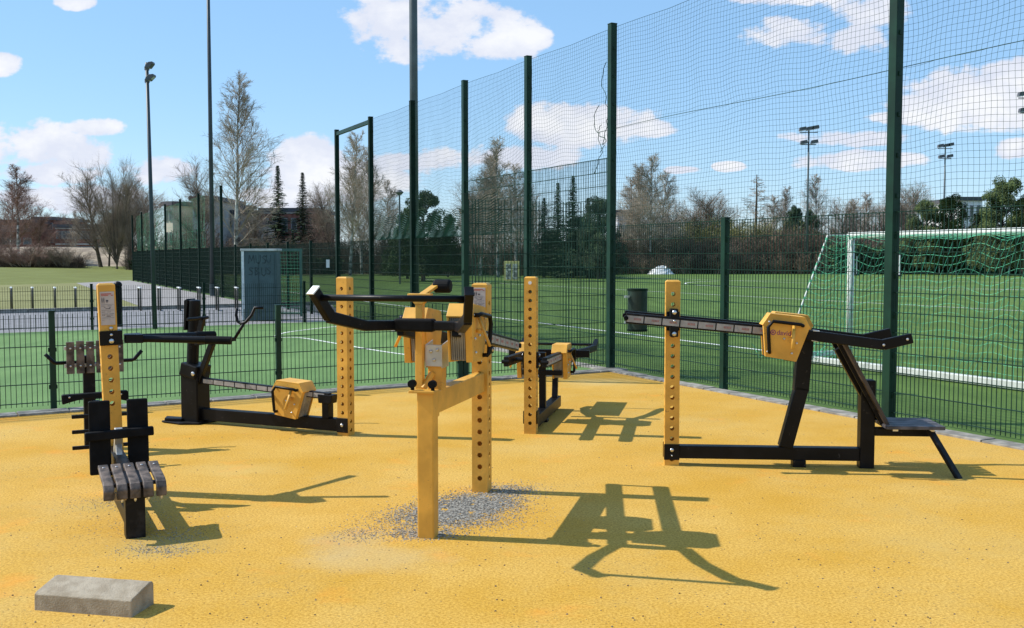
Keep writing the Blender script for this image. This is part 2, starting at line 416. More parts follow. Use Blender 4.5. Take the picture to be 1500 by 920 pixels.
# taller corner bay
make_fence('corner_wire_fence', 'tall single bay of green wire mesh at the corner of the two courts', [LC(2.45), LC(.08)], 2.42, .07, M['greenpost'], heights=[2.48,0])
# long pitch fence, near part to the right (2.07 m)
S = 2.62
tall = 5.0
rp = [LF(-S*k) for k in range(0, 5)]
make_fence('pitch_fence_near', 'green wire mesh fence along the big pitch, nearest stretch on the right', rp, 2.10, .08, M['greenpost'], heights=[tall, 2.12, tall, 2.12, tall])
bpy.data.objects['pitch_fence_near'].name = 'pitch_fence'
mp_ = [LF(S*k+.02) for k in range(0, 3)]
mp_[0] = LF(.03)
make_fence('raised_pitch_fence', 'raised three metre mesh stretch of the pitch fence behind the sign board', mp_, 3.10, .07, M['greenpost'], heights=[0, tall, tall])
lp = [LF(2*S+S*1.06*k+.04) for k in range(0, 4)]; hs = [0, tall, tall, tall]
lp += [LF(2*S+S*1.06*3+2.7*k) for k in range(1, 19)]
hs += [2.12]*5
for k in range(len(lp)-len(hs)): hs.append(4.55 if k % 2 == 0 else 2.1)
def far_fence(name, label, pts, h, heights):
    t = thing(name, label, 'fence'); d = pts[1]-pts[0]; rz = math.atan2(d.y, d.x)
    for p, ph in zip(pts, heights): sq_post('post', p, ph, .07 if ph < 3 else .10, M['greenpost2'], t, rz)
    for i, (a, b) in enumerate(zip(pts, pts[1:])):
        mb = MB(); wire_panel(mb, a, b, .05, h, pitch=.05, w=.0075, double=i < 6); mb.build('wire_panel', M['greenpost2'], t)
    return t
far_fence('receding_pitch_fence', 'dark green mesh fence receding to the left along the big pitch', lp, 2.05, hs)
# top bar between the two slim posts at the end of the net
a = lp[2]; b = lp[3]
mb = MB(); mb.bar(V((a.x,a.y,4.9)), V((b.x,b.y,4.9)), .07, .09); mb.build('top_bar', M['greenpost'], bpy.data.objects['receding_pitch_fence'])
# back fence of the small court
bf = [BACK + U*(1.2+2.52*k) for k in range(0, 8)]
make_fence('court_back_fence', 'low dark mesh fence along the far side of the small court', bf, 1.0, .055, M['greenpost2'], double=False)

# nets
def net(name, label, t0, t1, z0, z1, pitch, r, seed, m, bunch=False, zfun=None):
    n = int((t1-t0)/pitch); rows = int((z1-z0)/pitch); grid = []
    for i in range(n+1):
        t = t0 + (t1-t0)*i/n; colp = []
        for j in range(rows+1):
            f = j/rows; z = z0 + (z1-z0)*f
            amp = math.sin(math.pi*f)**.5 if 0 < f < 1 else 0
            off = .07*amp*noise.noise(V((t*.7, z*.9, seed))) + .03*amp*noise.noise(V((t*2.2, z*2.5, seed+4)))
            z += .05*amp*noise.noise(V((t*1.6, z*.8, seed+9)))
            sag = .02*(1-abs(math.cos(math.pi*t/S)))*(f**2)
            if bunch and t > 2.5:
                g = min(1,(t-2.5)/3); z = z0 + (z-z0)*(max(f,1e-4)**(.75*g)) + g*(1-f)*.045*math.sin(t*5.3+f*9)*amp + g*(1-f)*.03*math.sin(t*13+f*21)*amp
            q = LF(t) + WN*(.06+off) + W*(.03*amp*noise.noise(V((t*1.1, z*1.3, seed+2)))); q.z = z - sag
            colp.append(q)
        grid.append(colp)
    mb = MB()
    for i in range(n+1):
        for j in range(rows+1):
            low = bunch and j < rows*.38 and t0+(t1-t0)*i/n > 3.2+2*j/rows
            if i < n: mb.thread(grid[i][j], grid[i+1][j], r*(1.9 if j in (0, rows) else 4.6 if low else 1))
            if j < rows: mb.thread(grid[i][j], grid[i][j+1], r)
    o = mb.build(name, m); tag(o, label, 'net'); return o
net('ball_stop_net', 'tall dark green ball stop net above the pitch fence', -10.4, 2*S+S*1.06*2, 2.06, 4.97, .060, .0017, 1, M['net'], bunch=True)
net('far_ball_net', 'green net on high posts above the receding fence at far left', 34, 60, 2.1, 4.4, .35, .0032, 2, M['goalnet'])
# steel cable and torn cords
mb = MB(); pts = [LF(-10.4+ i*.5)+WN*.12+V((0,0,3.53-.012*math.sin(i*.6))) for i in range(0, 23)]
mb.tube(pts, .004, 5); o = mb.build('steel_cable', M['net']); tag(o, 'thin dark steel cable strung across the ball stop net', 'cable')
mb = MB(); random.seed(3)
for (t, za, zb) in ((.22, 4.5, 3.3), (.42, 3.9, 2.9), (.30, 3.6, 3.2)):
    pts = []; n = 14
    for i in range(n+1):
        f = i/n; pts.append(LF(t+.09*math.sin(f*7)+.05*random.uniform(-1,1))+WN*.02+V((0,0,za+(zb-za)*f)))
    mb.tube(pts, .006, 4)
o = mb.build('torn_net_cord', M['net']); tag(o, 'torn dangling net cords beside the tallest green post', 'cord')

# ------------------------------------------------------------------ machine pieces
HP = .0815
def holed_post(parent, h=1.45, w=.112, name='column', z_first=.10, z_last=None, faces=(0,1,2,3), m='yellow', hr=.0175):
    """hollow square tube with a row of round holes on its faces"""
    z_last = h-.06 if z_last is None else z_last
    mb = MB(); n = 12
    for fi in range(4):
        a = fi*math.pi/2; nx, ny = math.cos(a), math.sin(a); tx, ty = -ny, nx
        def pt(u, z, dep=0.0): return (nx*(w/2-dep)+tx*u, ny*(w/2-dep)+ty*u, z)
        zs = []; z = z_first
        while z <= z_last: zs.append(z); z += HP
        e = w/2
        def quad(z0, z1): mb.add([pt(-e,z0), pt(e,z0), pt(e,z1), pt(-e,z1)], [(0,1,2,3)])
        if fi not in faces: quad(0, h); continue
        quad(0, zs[0]-HP/2)
        for zc in zs:
            z0, z1 = zc-HP/2, zc+HP/2
            ring = [(hr*math.cos(2*math.pi*(k+.5)/n), hr*math.sin(2*math.pi*(k+.5)/n)) for k in range(n)]
            outer = []
            for (x, y) in ring:
                s = min(e/abs(x) if abs(x) > 1e-6 else 9e9, (HP/2)/abs(y) if abs(y) > 1e-6 else 9e9); outer.append((x*s, y*s))
            vs = [pt(x, zc+y) for x, y in ring]+[pt(x, zc+y) for x, y in outer]+[pt(x, zc+y, .005) for x, y in ring]
            corners = [(e,HP/2),(-e,HP/2),(-e,-HP/2),(e,-HP/2)]
            vs += [pt(x, zc+y) for x, y in corners]
            fs = [(n+k, n+(k+1) % n, (k+1) % n, k) for k in range(n)] + [(k, (k+1) % n, 2*n+(k+1) % n, 2*n+k) for k in range(n)]
            def q(x, y): return (x > 0, y > 0)
            for k in range(n):
                o0, o1 = outer[k], outer[(k+1) % n]
                on_x0 = abs(abs(o0[0])-e) < 1e-6; on_x1 = abs(abs(o1[0])-e) < 1e-6
                if on_x0 != on_x1:
                    cx = e if (o0[0]+o1[0]) > 0 else -e; cy = HP/2 if (o0[1]+o1[1]) > 0 else -HP/2
                    fs.append((n+k, 3*n+corners.index((cx,cy)), n+(k+1) % n))
            mb.add(vs, fs)
        quad(zs[-1]+HP/2, h)
    e = w/2
    # shallow pyramid cap
    mb.add([(-e,-e,h),(e,-e,h),(e,e,h),(-e,e,h),(-e*.75,-e*.75,h+.012),(e*.75,-e*.75,h+.012),(e*.75,e*.75,h+.012),(-e*.75,e*.75,h+.012)],
           [(0,1,5,4),(1,2,6,5),(2,3,7,6),(3,0,4,7),(4,5,6,7)])
    return mb.build(name, M[m], parent)

def info_sign(parent, face, z0, z1, w=.088, post=.112):
    """instruction plate with two small figures and text rows"""
    a = face; n = V((math.cos(a), math.sin(a), 0)); t = V((-n.y, n.x, 0)); o = n*(post/2)
    mb = MB(); mb.prism([(-w/2,z0),(w/2,z0),(w/2,z1),(-w/2,z1)], o, t, V((0,0,1)), n, 0, .004)
    s = mb.build('info_sign', M['signp'], parent, bevel=.002)
    H = z1-z0; mb = MB(); up = V((0,0,1))
    def r(x0,y0,x1,y1,d=.0052): mb.prism([(x0*w/2,z1-H*y1),(x1*w/2,z1-H*y1),(x1*w/2,z1-H*y0),(x0*w/2,z1-H*y0)], o, t, up, n, .004, d)
    mb.cur = 1; r(-.85,.05,.6,.085); r(-.85,.10,.2,.125); r(.55,.10,.85,.125)
    mb.cur = 0
    for x in (-.72,-.46):
        r(x-.07,.215,x+.07,.29); r(x-.05,.175,x+.05,.208); r(x-.05,.29,x-.01,.345); r(x+.01,.29,x+.05,.345)
    r(-.2,.25,.15,.29); r(-.15,.30,.1,.32)
    random.seed(4)
    for y in (.42,.46,.60,.66,.70,.84):
        x = -.8
        while x < .7:
            l = random.uniform(.06,.28)
            if random.random() < .62: r(x,y,min(.85,x+l),y+.012)
            x += l+.05
    for y in (.38,.55,.78): r(-.85,y,.85,y+.006)
    r(-.3,.50,.35,.515); r(.2,.485,.4,.50); r(-.2,.735,.4,.75)
    mb.build('sign_print', [M['signd'], M['signr']], s)
    return s

def bolt(mb, p, n, r=.012, h=.010):
    p = V(p); n = V(n); mb.tube([p, p+n*h*.6, p+n*h], [r, r, r*.6], 8)

def ring_text(parent, o, ax, ay, n):
    """purple ring mark and lower-case word on the weight's cover"""
    o = V(o); ax = V(ax); ay = V(ay); n = V(n); mb = MB(); k = 20
    for (r0, r1) in ((.0135,.0205),(0,.0075)):
        vs = []; fs = []
        for i in range(k):
            a = 2*math.pi*i/k
            for r in (r0, r1): vs.append(o + ax*(-.056+r*math.cos(a)) + ay*(r*math.sin(a)) + n*.0012)
        fs = [(2*i, 2*i+1, 2*((i+1) % k)+1, 2*((i+1) % k)) for i in range(k)]
        mb.add(vs, fs)
    cu = bpy.data.curves.new('t', 'FONT'); cu.body = 'david'; cu.size = .052; cu.offset = .0005
    ob = bpy.data.objects.new('t', cu); COL.objects.link(ob)
    bpy.context.view_layer.update()
    me = bpy.data.meshes.new_from_object(ob.evaluated_get(bpy.context.evaluated_depsgraph_get()))
    vs = [o + ax*(v.co.x-.030) + ay*(v.co.y-.015) + n*.0012 for v in me.vertices]
    mb.add(vs, [tuple(p.vertices) for p in me.polygons])
    bpy.data.objects.remove(ob); bpy.data.curves.remove(cu); bpy.data.meshes.remove(me)
    return mb.build('maker_mark', M['purple'], parent)

def make_weight(parent, c, rail, side, flip=1, thick=.150, logo=False):
    """sliding weight: pentagonal yellow cover, grey plates inside, handle frame and locking lever.
    c centre on the rail, rail = unit vector along the rail, side = outward unit vector, flip mirrors along the rail"""
    c = V(c); ax = V(rail).normalized()*flip; n = V(side).normalized(); ay = n.cross(ax).normalized()
    if ay.z < 0: ay = -ay
    prof = [(-.170,.070),(-.122,.155),(.128,.150),(.175,.078),(.102,-.185),(-.132,-.165)]
    t = thick/2
    def scaled(k): return [(x*k, y*k) for x, y in prof]
    mb = MB()
    mb.prism(prof, c, ax, ay, n, t-.042, t)                     # outer cover
    mb.prism(prof, c, ax, ay, n, -t, -t+.014)                   # inner plate
    lid = [(-.170,.066),(-.122,.151),(.128,.146),(.176,.070),(.182,.078),(.132,.158),(-.126,.163),(-.178,.070)]
    mb.prism(lid, c, ax, ay, n, -t-.001, t+.001)   # folded top lid
    mb.cur = 1; qq = lambda x, y, d: c+ax*x+ay*y+n*(t+d)
    for x, y in ((.122,.092),(-.128,.098),(-.118,-.128),(-.005,-.020),(.062,-.125),(.09,-.045)): bolt(mb, qq(x,y,0), n, .010, .012)
    w = mb.build('weight_cover', [M['yellow'], M['steel']], parent, bevel=.007, seg=2)
    mb = MB(); k = 7; d0 = -t+.016; d1 = t-.044
    for i in range(k):
        a = d0+(d1-d0)*i/k; b = d0+(d1-d0)*(i+1)/k-.0022; s = .955 if i % 2 else .94
        mb.prism([(x*s, y*s) for x, y in prof], c, ax, ay, n, a, b)
    mb.build('weight_plates', M['plates'], w, bevel=.003)
    mb = MB(); q = lambda x, y, d: c+ax*x+ay*y+n*(t+d)
    hp = [q(.118,.092,0), q(.118,.092,.030), q(.10,.100,.036), q(-.105,.106,.036), q(-.138,.060,.036), q(-.112,-.120,.036), q(-.108,-.130,.030), q(-.108,-.130,0)]
    mb.tube(hp, .0135, 8); mb.build('handle_frame', M['black'], w, smooth=True)
    mb = MB(); mb.bar(q(.056,.085,.012), q(.048,-.085,.085), .024, .012, up=tuple(n))
    mb.tube([q(.052,.006,0), q(.052,.006,.03)], .012, 8); mb.build('lever', M['yellow'], w, smooth=True)
    if logo:
        xx = ax if flip > 0 else -ax
        ring_text(w, q(-.036, .022, 0)+xx*.0, xx, ay, n)
    return w

def rail_pair(parent, p0, p1, y, w=.042, h=.082, print_side=1):
    """two parallel measured rails from p0 to p1 (x, z), at y = +-y; each with a printed scale strip outside"""
    out = []
    for s in (1, -1):
        mb = MB(); a = V((p0[0], s*y, p0[1])); b = V((p1[0], s*y, p1[1])); mb.bar(a, b, w, h)
        r = mb.build('measured_rail', M['blackworn'], parent, bevel=.006)
        d = (b-a).normalized(); up = V((-d.z,0,d.x)); up = up if up.z > 0 else -up; L = (b-a).length; n = V((0,s,0))
        k = max(4, int(L/.13)); seg = L/k; mb = MB()
        for i in range(k):
            x0 = i*seg+.006; x1 = (i+1)*seg-.004; zz = h*.34
            mb.cur = 0; mb.prism([(x0,-zz),(x1,-zz),(x1,zz*.8),(x0,zz*.8)], a, d, up, n, w/2, w/2+.002)
            mb.cur = 1; xx = x0+.055
            for q in range(5):
                mb.prism([(xx,-zz*.35),(xx+.008,-zz*.35),(xx+.008,zz*.25),(xx,zz*.25)], a, d, up, n, w/2+.002, w/2+.0036); xx += .0115
        mb.build('scale_strip', [M['scale'], M['scalered']], r)
        mb = MB(); q = a - d*.0; mb.tube([a+V((0,-s*.03,-.0)), a+V((0,s*.035,0))], .018, 10); mb.build('end_stop', M['rubber'], r)
        out.append(r)
    return out

def pivot_plates(parent, z, w=.112, d=.0):
    mb = MB()
    for s in (1,-1): mb.box((-.05, min(s*.057,s*.075), z-.075), (.05, max(s*.057,s*.075), z+.075))
    mb.tube([(0,-.15,z),(0,.15,z)], .022, 10)
    mb.build('pivot_bracket', M['black'], parent, bevel=.004)
    mb = MB()
    for s in (1,-1):
        for dz in (.045,-.045): bolt(mb, (0, s*.075, z+dz), (0,s,0), .016, .012)
    mb.build('bolt', M['steel'], parent, smooth=True)

# ---------- press machine nearest the camera (middle)
def middle_machine():
    ax = V((-.236,-.972,0)); rz = math.atan2(ax.y, ax.x)
    t = thing('press_machine', 'yellow and black press station in the middle, standing in grey gravel', 'exercise machine', (-.212, 7.03, 0), rz, 'outdoor strength machines')
    holed_post(t)
    info_sign(t, 0, 1.27, 1.43)
    mb = MB(); mb.bar((.055,0,.775),(1.15,0,.785), .075, .135); mb.build('beam', M['yellow'], t, bevel=.006)
    mb = MB(); mb.box((1.145,-.05,-.02),(1.245,.05,.862)); mb.box((1.105,-.046,.70),(1.145,.046,.855)); mb.build('leg', M['yellow'], t, bevel=.008)
    mb = MB(); mb.box((1.17,-.095,.853),(1.262,.062,.868)); mb.build('stop_plate', M['yellow'], t, bevel=.003)
    for y in (-.082,.042):
        mb = MB(); mb.tube([(1.21,y,.905),(1.25,y,.905)], .024, 14); mb.tube([(1.20,y,.905),(1.215,y,.905)], .012, 8); mb.tube([(1.225,y,.865),(1.225,y,.90)], .012, 8); mb.build('rubber_stop', M['rubber'], t, bevel=.004)
    # post brace and thin upright carrying the shoulder roller
    mb = MB(); mb.bar((1.08,-.085,.85),(1.07,-.085,1.40), .045, .05, up=(1,0,0)); mb.bar((1.10,-.06,.86),(1.04,-.02,.95), .03,.03)
    mb.prism([(-.155,1.425),(-.155,1.412),(-.108,1.36),(-.062,1.36),(-.010,1.415),(-.010,1.425)], (1.075,0,0), (0,1,0), (0,0,1), (1,0,0), -.025, .025)
    mb.bar((1.07,-.075,1.415),(.93,-.04,1.465), .05, .016, up=(0,0,1)); mb.bar((.93,-.04,1.465),(.89,-.02,1.465), .05,.03)
    mb.build('roller_upright', M['yellow'], t, bevel=.004)
    mb = MB(); mb.tube([(.90,-.055,1.465),(.90,-.043,1.465),(.90,.045,1.465),(.90,.055,1.465)], [.030,.042,.042,.034], 18); mb.build('pad_roller', M['rubber'], t, smooth=False, bevel=.004)
    mb = MB(); mb.box((.95,-.050,.84),(1.04,.040,1.02)); mb.build('rest_upright', M['yellow'], t, bevel=.006)
    mb = MB(); mb.prism([(.93,.98),(1.06,.98),(1.06,1.12),(.93,1.14)], (0,0,0), (1,0,0), (0,0,1), (0,1,0), -.058, -.050); mb.prism([(.93,.98),(1.06,.98),(1.06,1.12),(.93,1.14)], (0,0,0), (1,0,0), (0,0,1), (0,1,0), .042, .050)
    mb.box((1.06,-.058,.99),(1.066,.05,1.12))
    mb.build('guide_plate', M['silver'], t, bevel=.003)
    mb = MB()
    for y,z in ((-.02,1.08),(.02,1.09),(.0,1.03)): bolt(mb, (1.066,y,z), (1,0,0), .010, .01)
    mb.build('bolt', M['steel'], t, smooth=True)
    # lever frame
    for s in (1,-1): pass
    rail_pair(t, (-.34,1.0),(1.19,1.222), .168)
    mb = MB(); mb.tube([(-.33,-.19,1.0),(-.33,.19,1.0)], .016, 8); mb.build('end_rod', M['black'], t)
    pivot_plates(t, 1.045)
    rail = V((1.53,0,.222)).normalized()
    for s in (1,-1):
        make_weight(t, (1.0 if s > 0 else .74, s*.183, 1.195 if s > 0 else 1.155), rail, (0,s,0), flip=1)
    mb = MB(); mb.bar((1.215,-.21,1.245),(1.215,.21,1.245), .05, .055); mb.build('cross_bar', M['blackworn'], t, bevel=.008)
    mb = MB(); mb.bar((1.215,-.19,1.247),(1.215,.055,1.247), .07, .076); mb.build('bar_sleeve', M['rubber'], t, bevel=.015, seg=3)
    for s in (1,-1):
        mb = MB()
        p = [V((1.19,s*.185,1.243)), V((1.45,s*.285,1.255)), V((1.69,s*.388,1.315)), V((1.80,s*.428,1.455))]
        hs_ = [.058,.060,.066,.058]
        for i in range(3): mb.bar(p[i], p[i+1]+(p[i+1]-p[i]).normalized()*.012, .046, hs_[i], h1=hs_[i+1])
        h = mb.build('handle_arm', M['black'], t, bevel=.007)
        mb = MB(); d = (p[3]-p[2]).normalized(); mb.bar(p[3]+d*.010, p[3]+d*.018, .050, .066); mb.build('end_cap', M['palelit'] if s < 0 else M['black'], h, bevel=.002)  # left tip pale: sunlight on its end face painted as colour
    mb = MB(); mb.tube([(1.775,-.405,1.425),(1.775,.405,1.425)], .017, 12); mb.build('grip_bar', M['black'], t, smooth=True)
    return t

# ---------- bench press machine on the right
def bench_machine():
    rz = math.atan2(-.12, 1.495)
    t = thing('bench_press_machine', 'black and yellow bench press station with slatted seat, before the pitch fence at right', 'exercise machine', (1.265, 7.95, 0), rz, 'outdoor strength machines')
    holed_post(t, z_first=.05)
    mb = MB(); mb.box((.06,-.045,.055),(1.45,.045,.155)); mb.box((.94,-.05,-.03),(1.04,.05,.055)); mb.box((-.062,-.064,.045),(.06,-.056,.170)); mb.box((-.062,.056,.045),(.06,.064,.170)); mb.build('base_beam', M['black'], t, bevel=.006)
    mb = MB(); mb.box((1.45,-.055,-.03),(1.56,.055,.69)); mb.build('seat_column', M['black'], t, bevel=.008)
    mb = MB(); mb.bar((.885,0,.15),(1.005,0,.63), .10, .105); mb.bar((.998,0,.60),(1.03,0,1.04), .10,.115); mb.build('lever_column', M['black'], t, bevel=.008)
    rail_pair(t, (-.37,1.172),(1.0,1.052), .168)
    pivot_plates(t, 1.142)
    mb = MB()
    for z in (1.142,): mb.box((-.03,-.19,z-.115),(.03,-.076,z+.10))
    mb.build('rail_clamp', M['black'], t, bevel=.004)
    mb = MB()
    for z in (1.142+.075, 1.142-.09): bolt(mb, (0,-.19,z), (0,-1,0), .018, .012)
    bolt(mb, (0,-.190,1.15), (0,-1,0), .010, .008); bolt(mb, (-.0,-.064,.125), (0,-1,0), .016, .012); bolt(mb, (-.0,-.064,.08), (0,-1,0), .007, .008)
    mb.build('bolt', M['steel'], t, smooth=True)
    rail = V((1.37,0,-.12)).normalized()
    make_weight(t, (.822,-.205,1.045), rail, (0,-1,0), flip=1, logo=True)
    make_weight(t, (.93,.20,1.035), rail, (0,1,0), flip=1)
    mb = MB(); mb.bar((1.0,-.21,1.05),(1.0,.21,1.05), .055,.075); mb.build('cross_bar', M['black'], t, bevel=.006)
    for s in (1,-1):
        p = [V((.99,s*.20,1.052)), V((1.545,s*.27,.985)), V((1.745,s*.275,1.035))]
        mb = MB()
        for i in range(2): mb.bar(p[i], p[i+1]+(p[i+1]-p[i]).normalized()*.01, .045, .08, h1=.075)
        h = mb.build('handle_arm', M['black'], t, bevel=.007)
        mb = MB(); bolt(mb, p[1]+V((0,s*.023,.0)), (0,s,0), .010,.008); bolt(mb, p[2]+V((-.03,s*.023,-.005)), (0,s,0), .010,.008); mb.build('bolt', M['steel'], h)
    mb = MB(); mb.bar((1.035,-.203,1.049),(1.085,-.208,1.042), .049, .086); mb.build('tape_wrap', M['silver'], t, bevel=.003)
    # back rest board, seat
    mb = MB()
    for k in range(4):
        y = -.16+k*.085; mb.bar((1.285,y+.03,1.00),(1.635,y+.03,.345), .075, .028, up=(0,1,0)) if False else mb.prism([(-.0375,-.014),(.0375,-.014),(.0375,.014),(-.0375,.014)], (1.285,y+.035,1.0), (0,1,0), V((.88,0,.47)), V((.35,0,-.655)).normalized(), 0, .742)
    mb.build('backrest', new_mat('dark_stained_slats', (.05,.035,.025), .6, 0, .3, 9, .2, 40), t, bevel=.004)
    mb = MB(); mb.bar((1.27,0,.93),(1.50,0,.52), .06,.045); mb.build('backrest_bar', M['black'], t, bevel=.004)
    mb = MB()
    for y in (-.10,.10): mb.bar((1.262,y+.01,.985),(1.60,y+.01,.36), .022,.03)
    mb.build('backrest_rail', M['blackworn'], t)
    mb = MB(); mb.box((1.56,-.045,.255),(1.98,.045,.315)); mb.build('seat_bar', M['black'], t, bevel=.005)
    mb = MB(); mb.box((1.66,-.17,.315),(1.70,.17,.335)); mb.box((1.93,-.17,.315),(1.97,.17,.335))
    mb.build('seat_bracket', M['steel'], t)
    mb = MB()
    for k in range(5):
        y = -.215+k*.088; mb.box((1.60,y,.335),(2.035,y+.078,.362))
    mb.build('seat', new_mat('weathered_dark_slats', (.06,.055,.06), .55, 0, .3, 9, .2, 40, col2=(.12,.11,.12)), t, bevel=.004)
    mb = MB(); mb.bar((1.94,-.14,.33),(2.095,-.36,-.01), .055,.028); mb.build('footrest', M['blackworn'], t, bevel=.004)
    return t

# ---------- twin weight machine behind (centre right)
def rear_machine():
    ax = V((.2,.98,0)).normalized(); rz = math.atan2(ax.y, ax.x)
    t = thing('incline_press_machine', 'black and yellow lever station by the fence corner, its bench turned away', 'exercise machine', (.178, 9.38, 0), rz, 'outdoor strength machines')
    holed_post(t, z_first=.10)
    mb = MB(); mb.box((-.045,-.068,.09),(.055,-.057,.21)); mb.box((-.045,.057,.09),(.055,.068,.21)); mb.build('foot_clamp', M['black'], t, bevel=.004)
    mb = MB(); mb.tube([(-.056,0,1.405),(-.063,0,1.405)], .016, 14); mb.build('bolt', M['palelit'], t)
    mb = MB(); mb.box((.06,-.045,.03),(1.55,.045,.145)); mb.box((.62,-.05,-.03),(.72,.05,.03)); mb.build('base_beam', M['black'], t, bevel=.006)
    mb = MB(); mb.bar((.64,-.0,.14),(.62,-.0,.70), .065,.065, up=(1,0,0)); mb.build('lever_column', M['black'], t, bevel=.006)
    mb = MB(); mb.bar((1.40,0,.14),(1.46,0,.50), .06,.06, up=(1,0,0)); mb.build('seat_column', M['black'], t, bevel=.006)
    rail_pair(t, (-.30,.695),(1.02,.655), .178, h=.09)
    pivot_plates(t, .685)
    mb = MB(); mb.bar((.62,-.2,.50),(.62,.2,.50), .06,.05); mb.build('stop_bar', M['black'], t, bevel=.004)
    for s in (1,-1): make_weight(t, (.72, s*.178, .62), (1,0,-.03), (0,s,0), flip=-1)
    mb = MB(); mb.bar((1.02,-.42,.655),(1.02,.42,.655), .055,.075); mb.build('cross_bar', M['black'], t, bevel=.006)
    for s in (1,-1):
        p = [V((1.02,s*.23,.65)), V((1.30,s*.34,.655)), V((1.62,s*.40,.665)), V((1.76,s*.40,.715))]
        mb = MB()
        for i in range(3): mb.bar(p[i], p[i+1]+(p[i+1]-p[i]).normalized()*.01, .045,.07)
        mb.build('handle_arm', M['black'], t, bevel=.006)
    mb = MB(); mb.tube([(1.70,-.40,.69),(1.70,.40,.69)], .014, 8); mb.build('grip_bar', M['black'], t)
    mb = MB()
    for k in range(4): mb.box((1.15,-.16+k*.082,.50),(2.15,-.16+k*.082+.074,.53))
    mb.build('bench_pad', M['black'], t, bevel=.004)
    return t

# ---------- low rowing machine on the left behind
def row_machine():
    ax = V((-1.62,.72,0)).normalized(); rz = math.atan2(ax.y, ax.x)
    t = thing('rowing_machine', 'low black station with one sliding yellow weight, beside the court fence', 'exercise machine', (-1.535, 9.27, 0), rz, 'outdoor strength machines')
    holed_post(t, z_first=.05)
    mb = MB(); mb.box((.06,-.045,.035),(1.68,.045,.15)); mb.box((-.06,.056,.03),(.062,.066,.165)); mb.build('base_beam', M['black'], t, bevel=.006)
    mb = MB(); bolt(mb, (0,.066,.10), (0,1,0), .016,.012); bolt(mb, (1.69,.112,.50), (0,1,0), .022,.014); mb.build('bolt', M['steel'], t)
    mb = MB(); mb.box((1.66,-.095,-.02),(1.87,.095,.53)); mb.bar((1.66,0,.505),(1.86,0,.545), .222, .13); mb.build('column_base', M['black'], t, bevel=.012)
    mb = MB(); mb.tube([(1.80,0,.5),(1.755,0,1.18),(1.754,0,1.215),(1.754,0,1.222)], [.058,.058,.058,.03], 20); mb.build('column_tube', M['black'], t, bevel=.006)
    mb = MB(); mb.prism([(1.83,.92),(1.852,.92),(1.84,1.215),(1.80,1.235),(1.79,1.215)], (0,0,0),(1,0,0),(0,0,1),(0,1,0),-.06,.06); mb.build('column_pad', M['black'], t, bevel=.006)
    mb = MB()
    mb.prism([(1.60,-.16),(1.86,-.20),(2.05,.05),(2.06,.16),(1.80,.20),(1.62,.12)], (0,0,.0),(1,0,0),(0,1,0),(0,0,1),.004,.022)
    mb.prism([(1.84,.02),(2.10,.04),(2.02,.16),(1.84,.12)], (0,0,.0),(1,0,0),(0,1,0),(0,0,1),.022,.05)
    mb.build('foot_plate', M['blackworn'], t, bevel=.006)
    mb = MB(); mb.bar((.15,.03,.355),(1.68,.03,.43), .05,.062); r = mb.build('measured_rail', M['blackworn'], t, bevel=.005)
    mb = MB(); a = V((.20,.03,.3575)); d = V((1.53,0,.075)).normalized(); up = V((-d.z,0,d.x))
    for i in range(11):
        mb.prism([(i*.13,-.02),(i*.13+.118,-.02),(i*.13+.118,.02),(i*.13,.02)], a, d, up, V((0,1,0)), .025,.027)
    mb.build('scale_strip', M['scale'], r)
    mb = MB(); mb.box((.155,-.03,.15),(.225,.06,.33)); mb.prism([(.12,.29),(.26,.29),(.27,.37),(.11,.37)],(0,0,0),(1,0,0),(0,0,1),(0,1,0),-.035,.065); mb.build('rail_support', M['black'], t, bevel=.005)
    make_weight(t, (.55,.045,.325), (1,0,.049), (0,1,0), flip=-1, thick=.21)
    # pull lever
    mb = MB(); mb.bar((1.68,.05,.42),(1.50,.05,.80), .05,.055); mb.build('pull_lever', M['blackworn'], t, bevel=.004)
    mb = MB(); mb.bar((1.50,-.28,.82),(1.50,.28,.82), .04,.04); mb.build('yoke_bar', M['black'], t, bevel=.004)
    mb = MB(); mb.bar((1.50,.27,.82),(1.42,.27,1.06), .035,.045); mb.tube([(1.42,.20,1.065),(1.44,.46,1.06)], .016, 8); mb.build('t_handle', M['blackworn'], t)
    mb = MB(); c = V((1.38,-.28,.98)); mb.tube([(1.50,-.28,.82), tuple(c)], .016, 8)
    loop = [c+V((.085,0,.15)), c+V((.095,0,.08)), c+V((.075,0,.015)), c+V((.03,0,-.005)), c+V((-.02,0,.01)), c+V((-.055,-.05,.08)), c+V((-.075,-.08,.155)), c+V((-.16,-.10,.155))]
    mb.tube(loop, .015, 8); mb.build('loop_handle', M['black'], t, smooth=True)
    return t

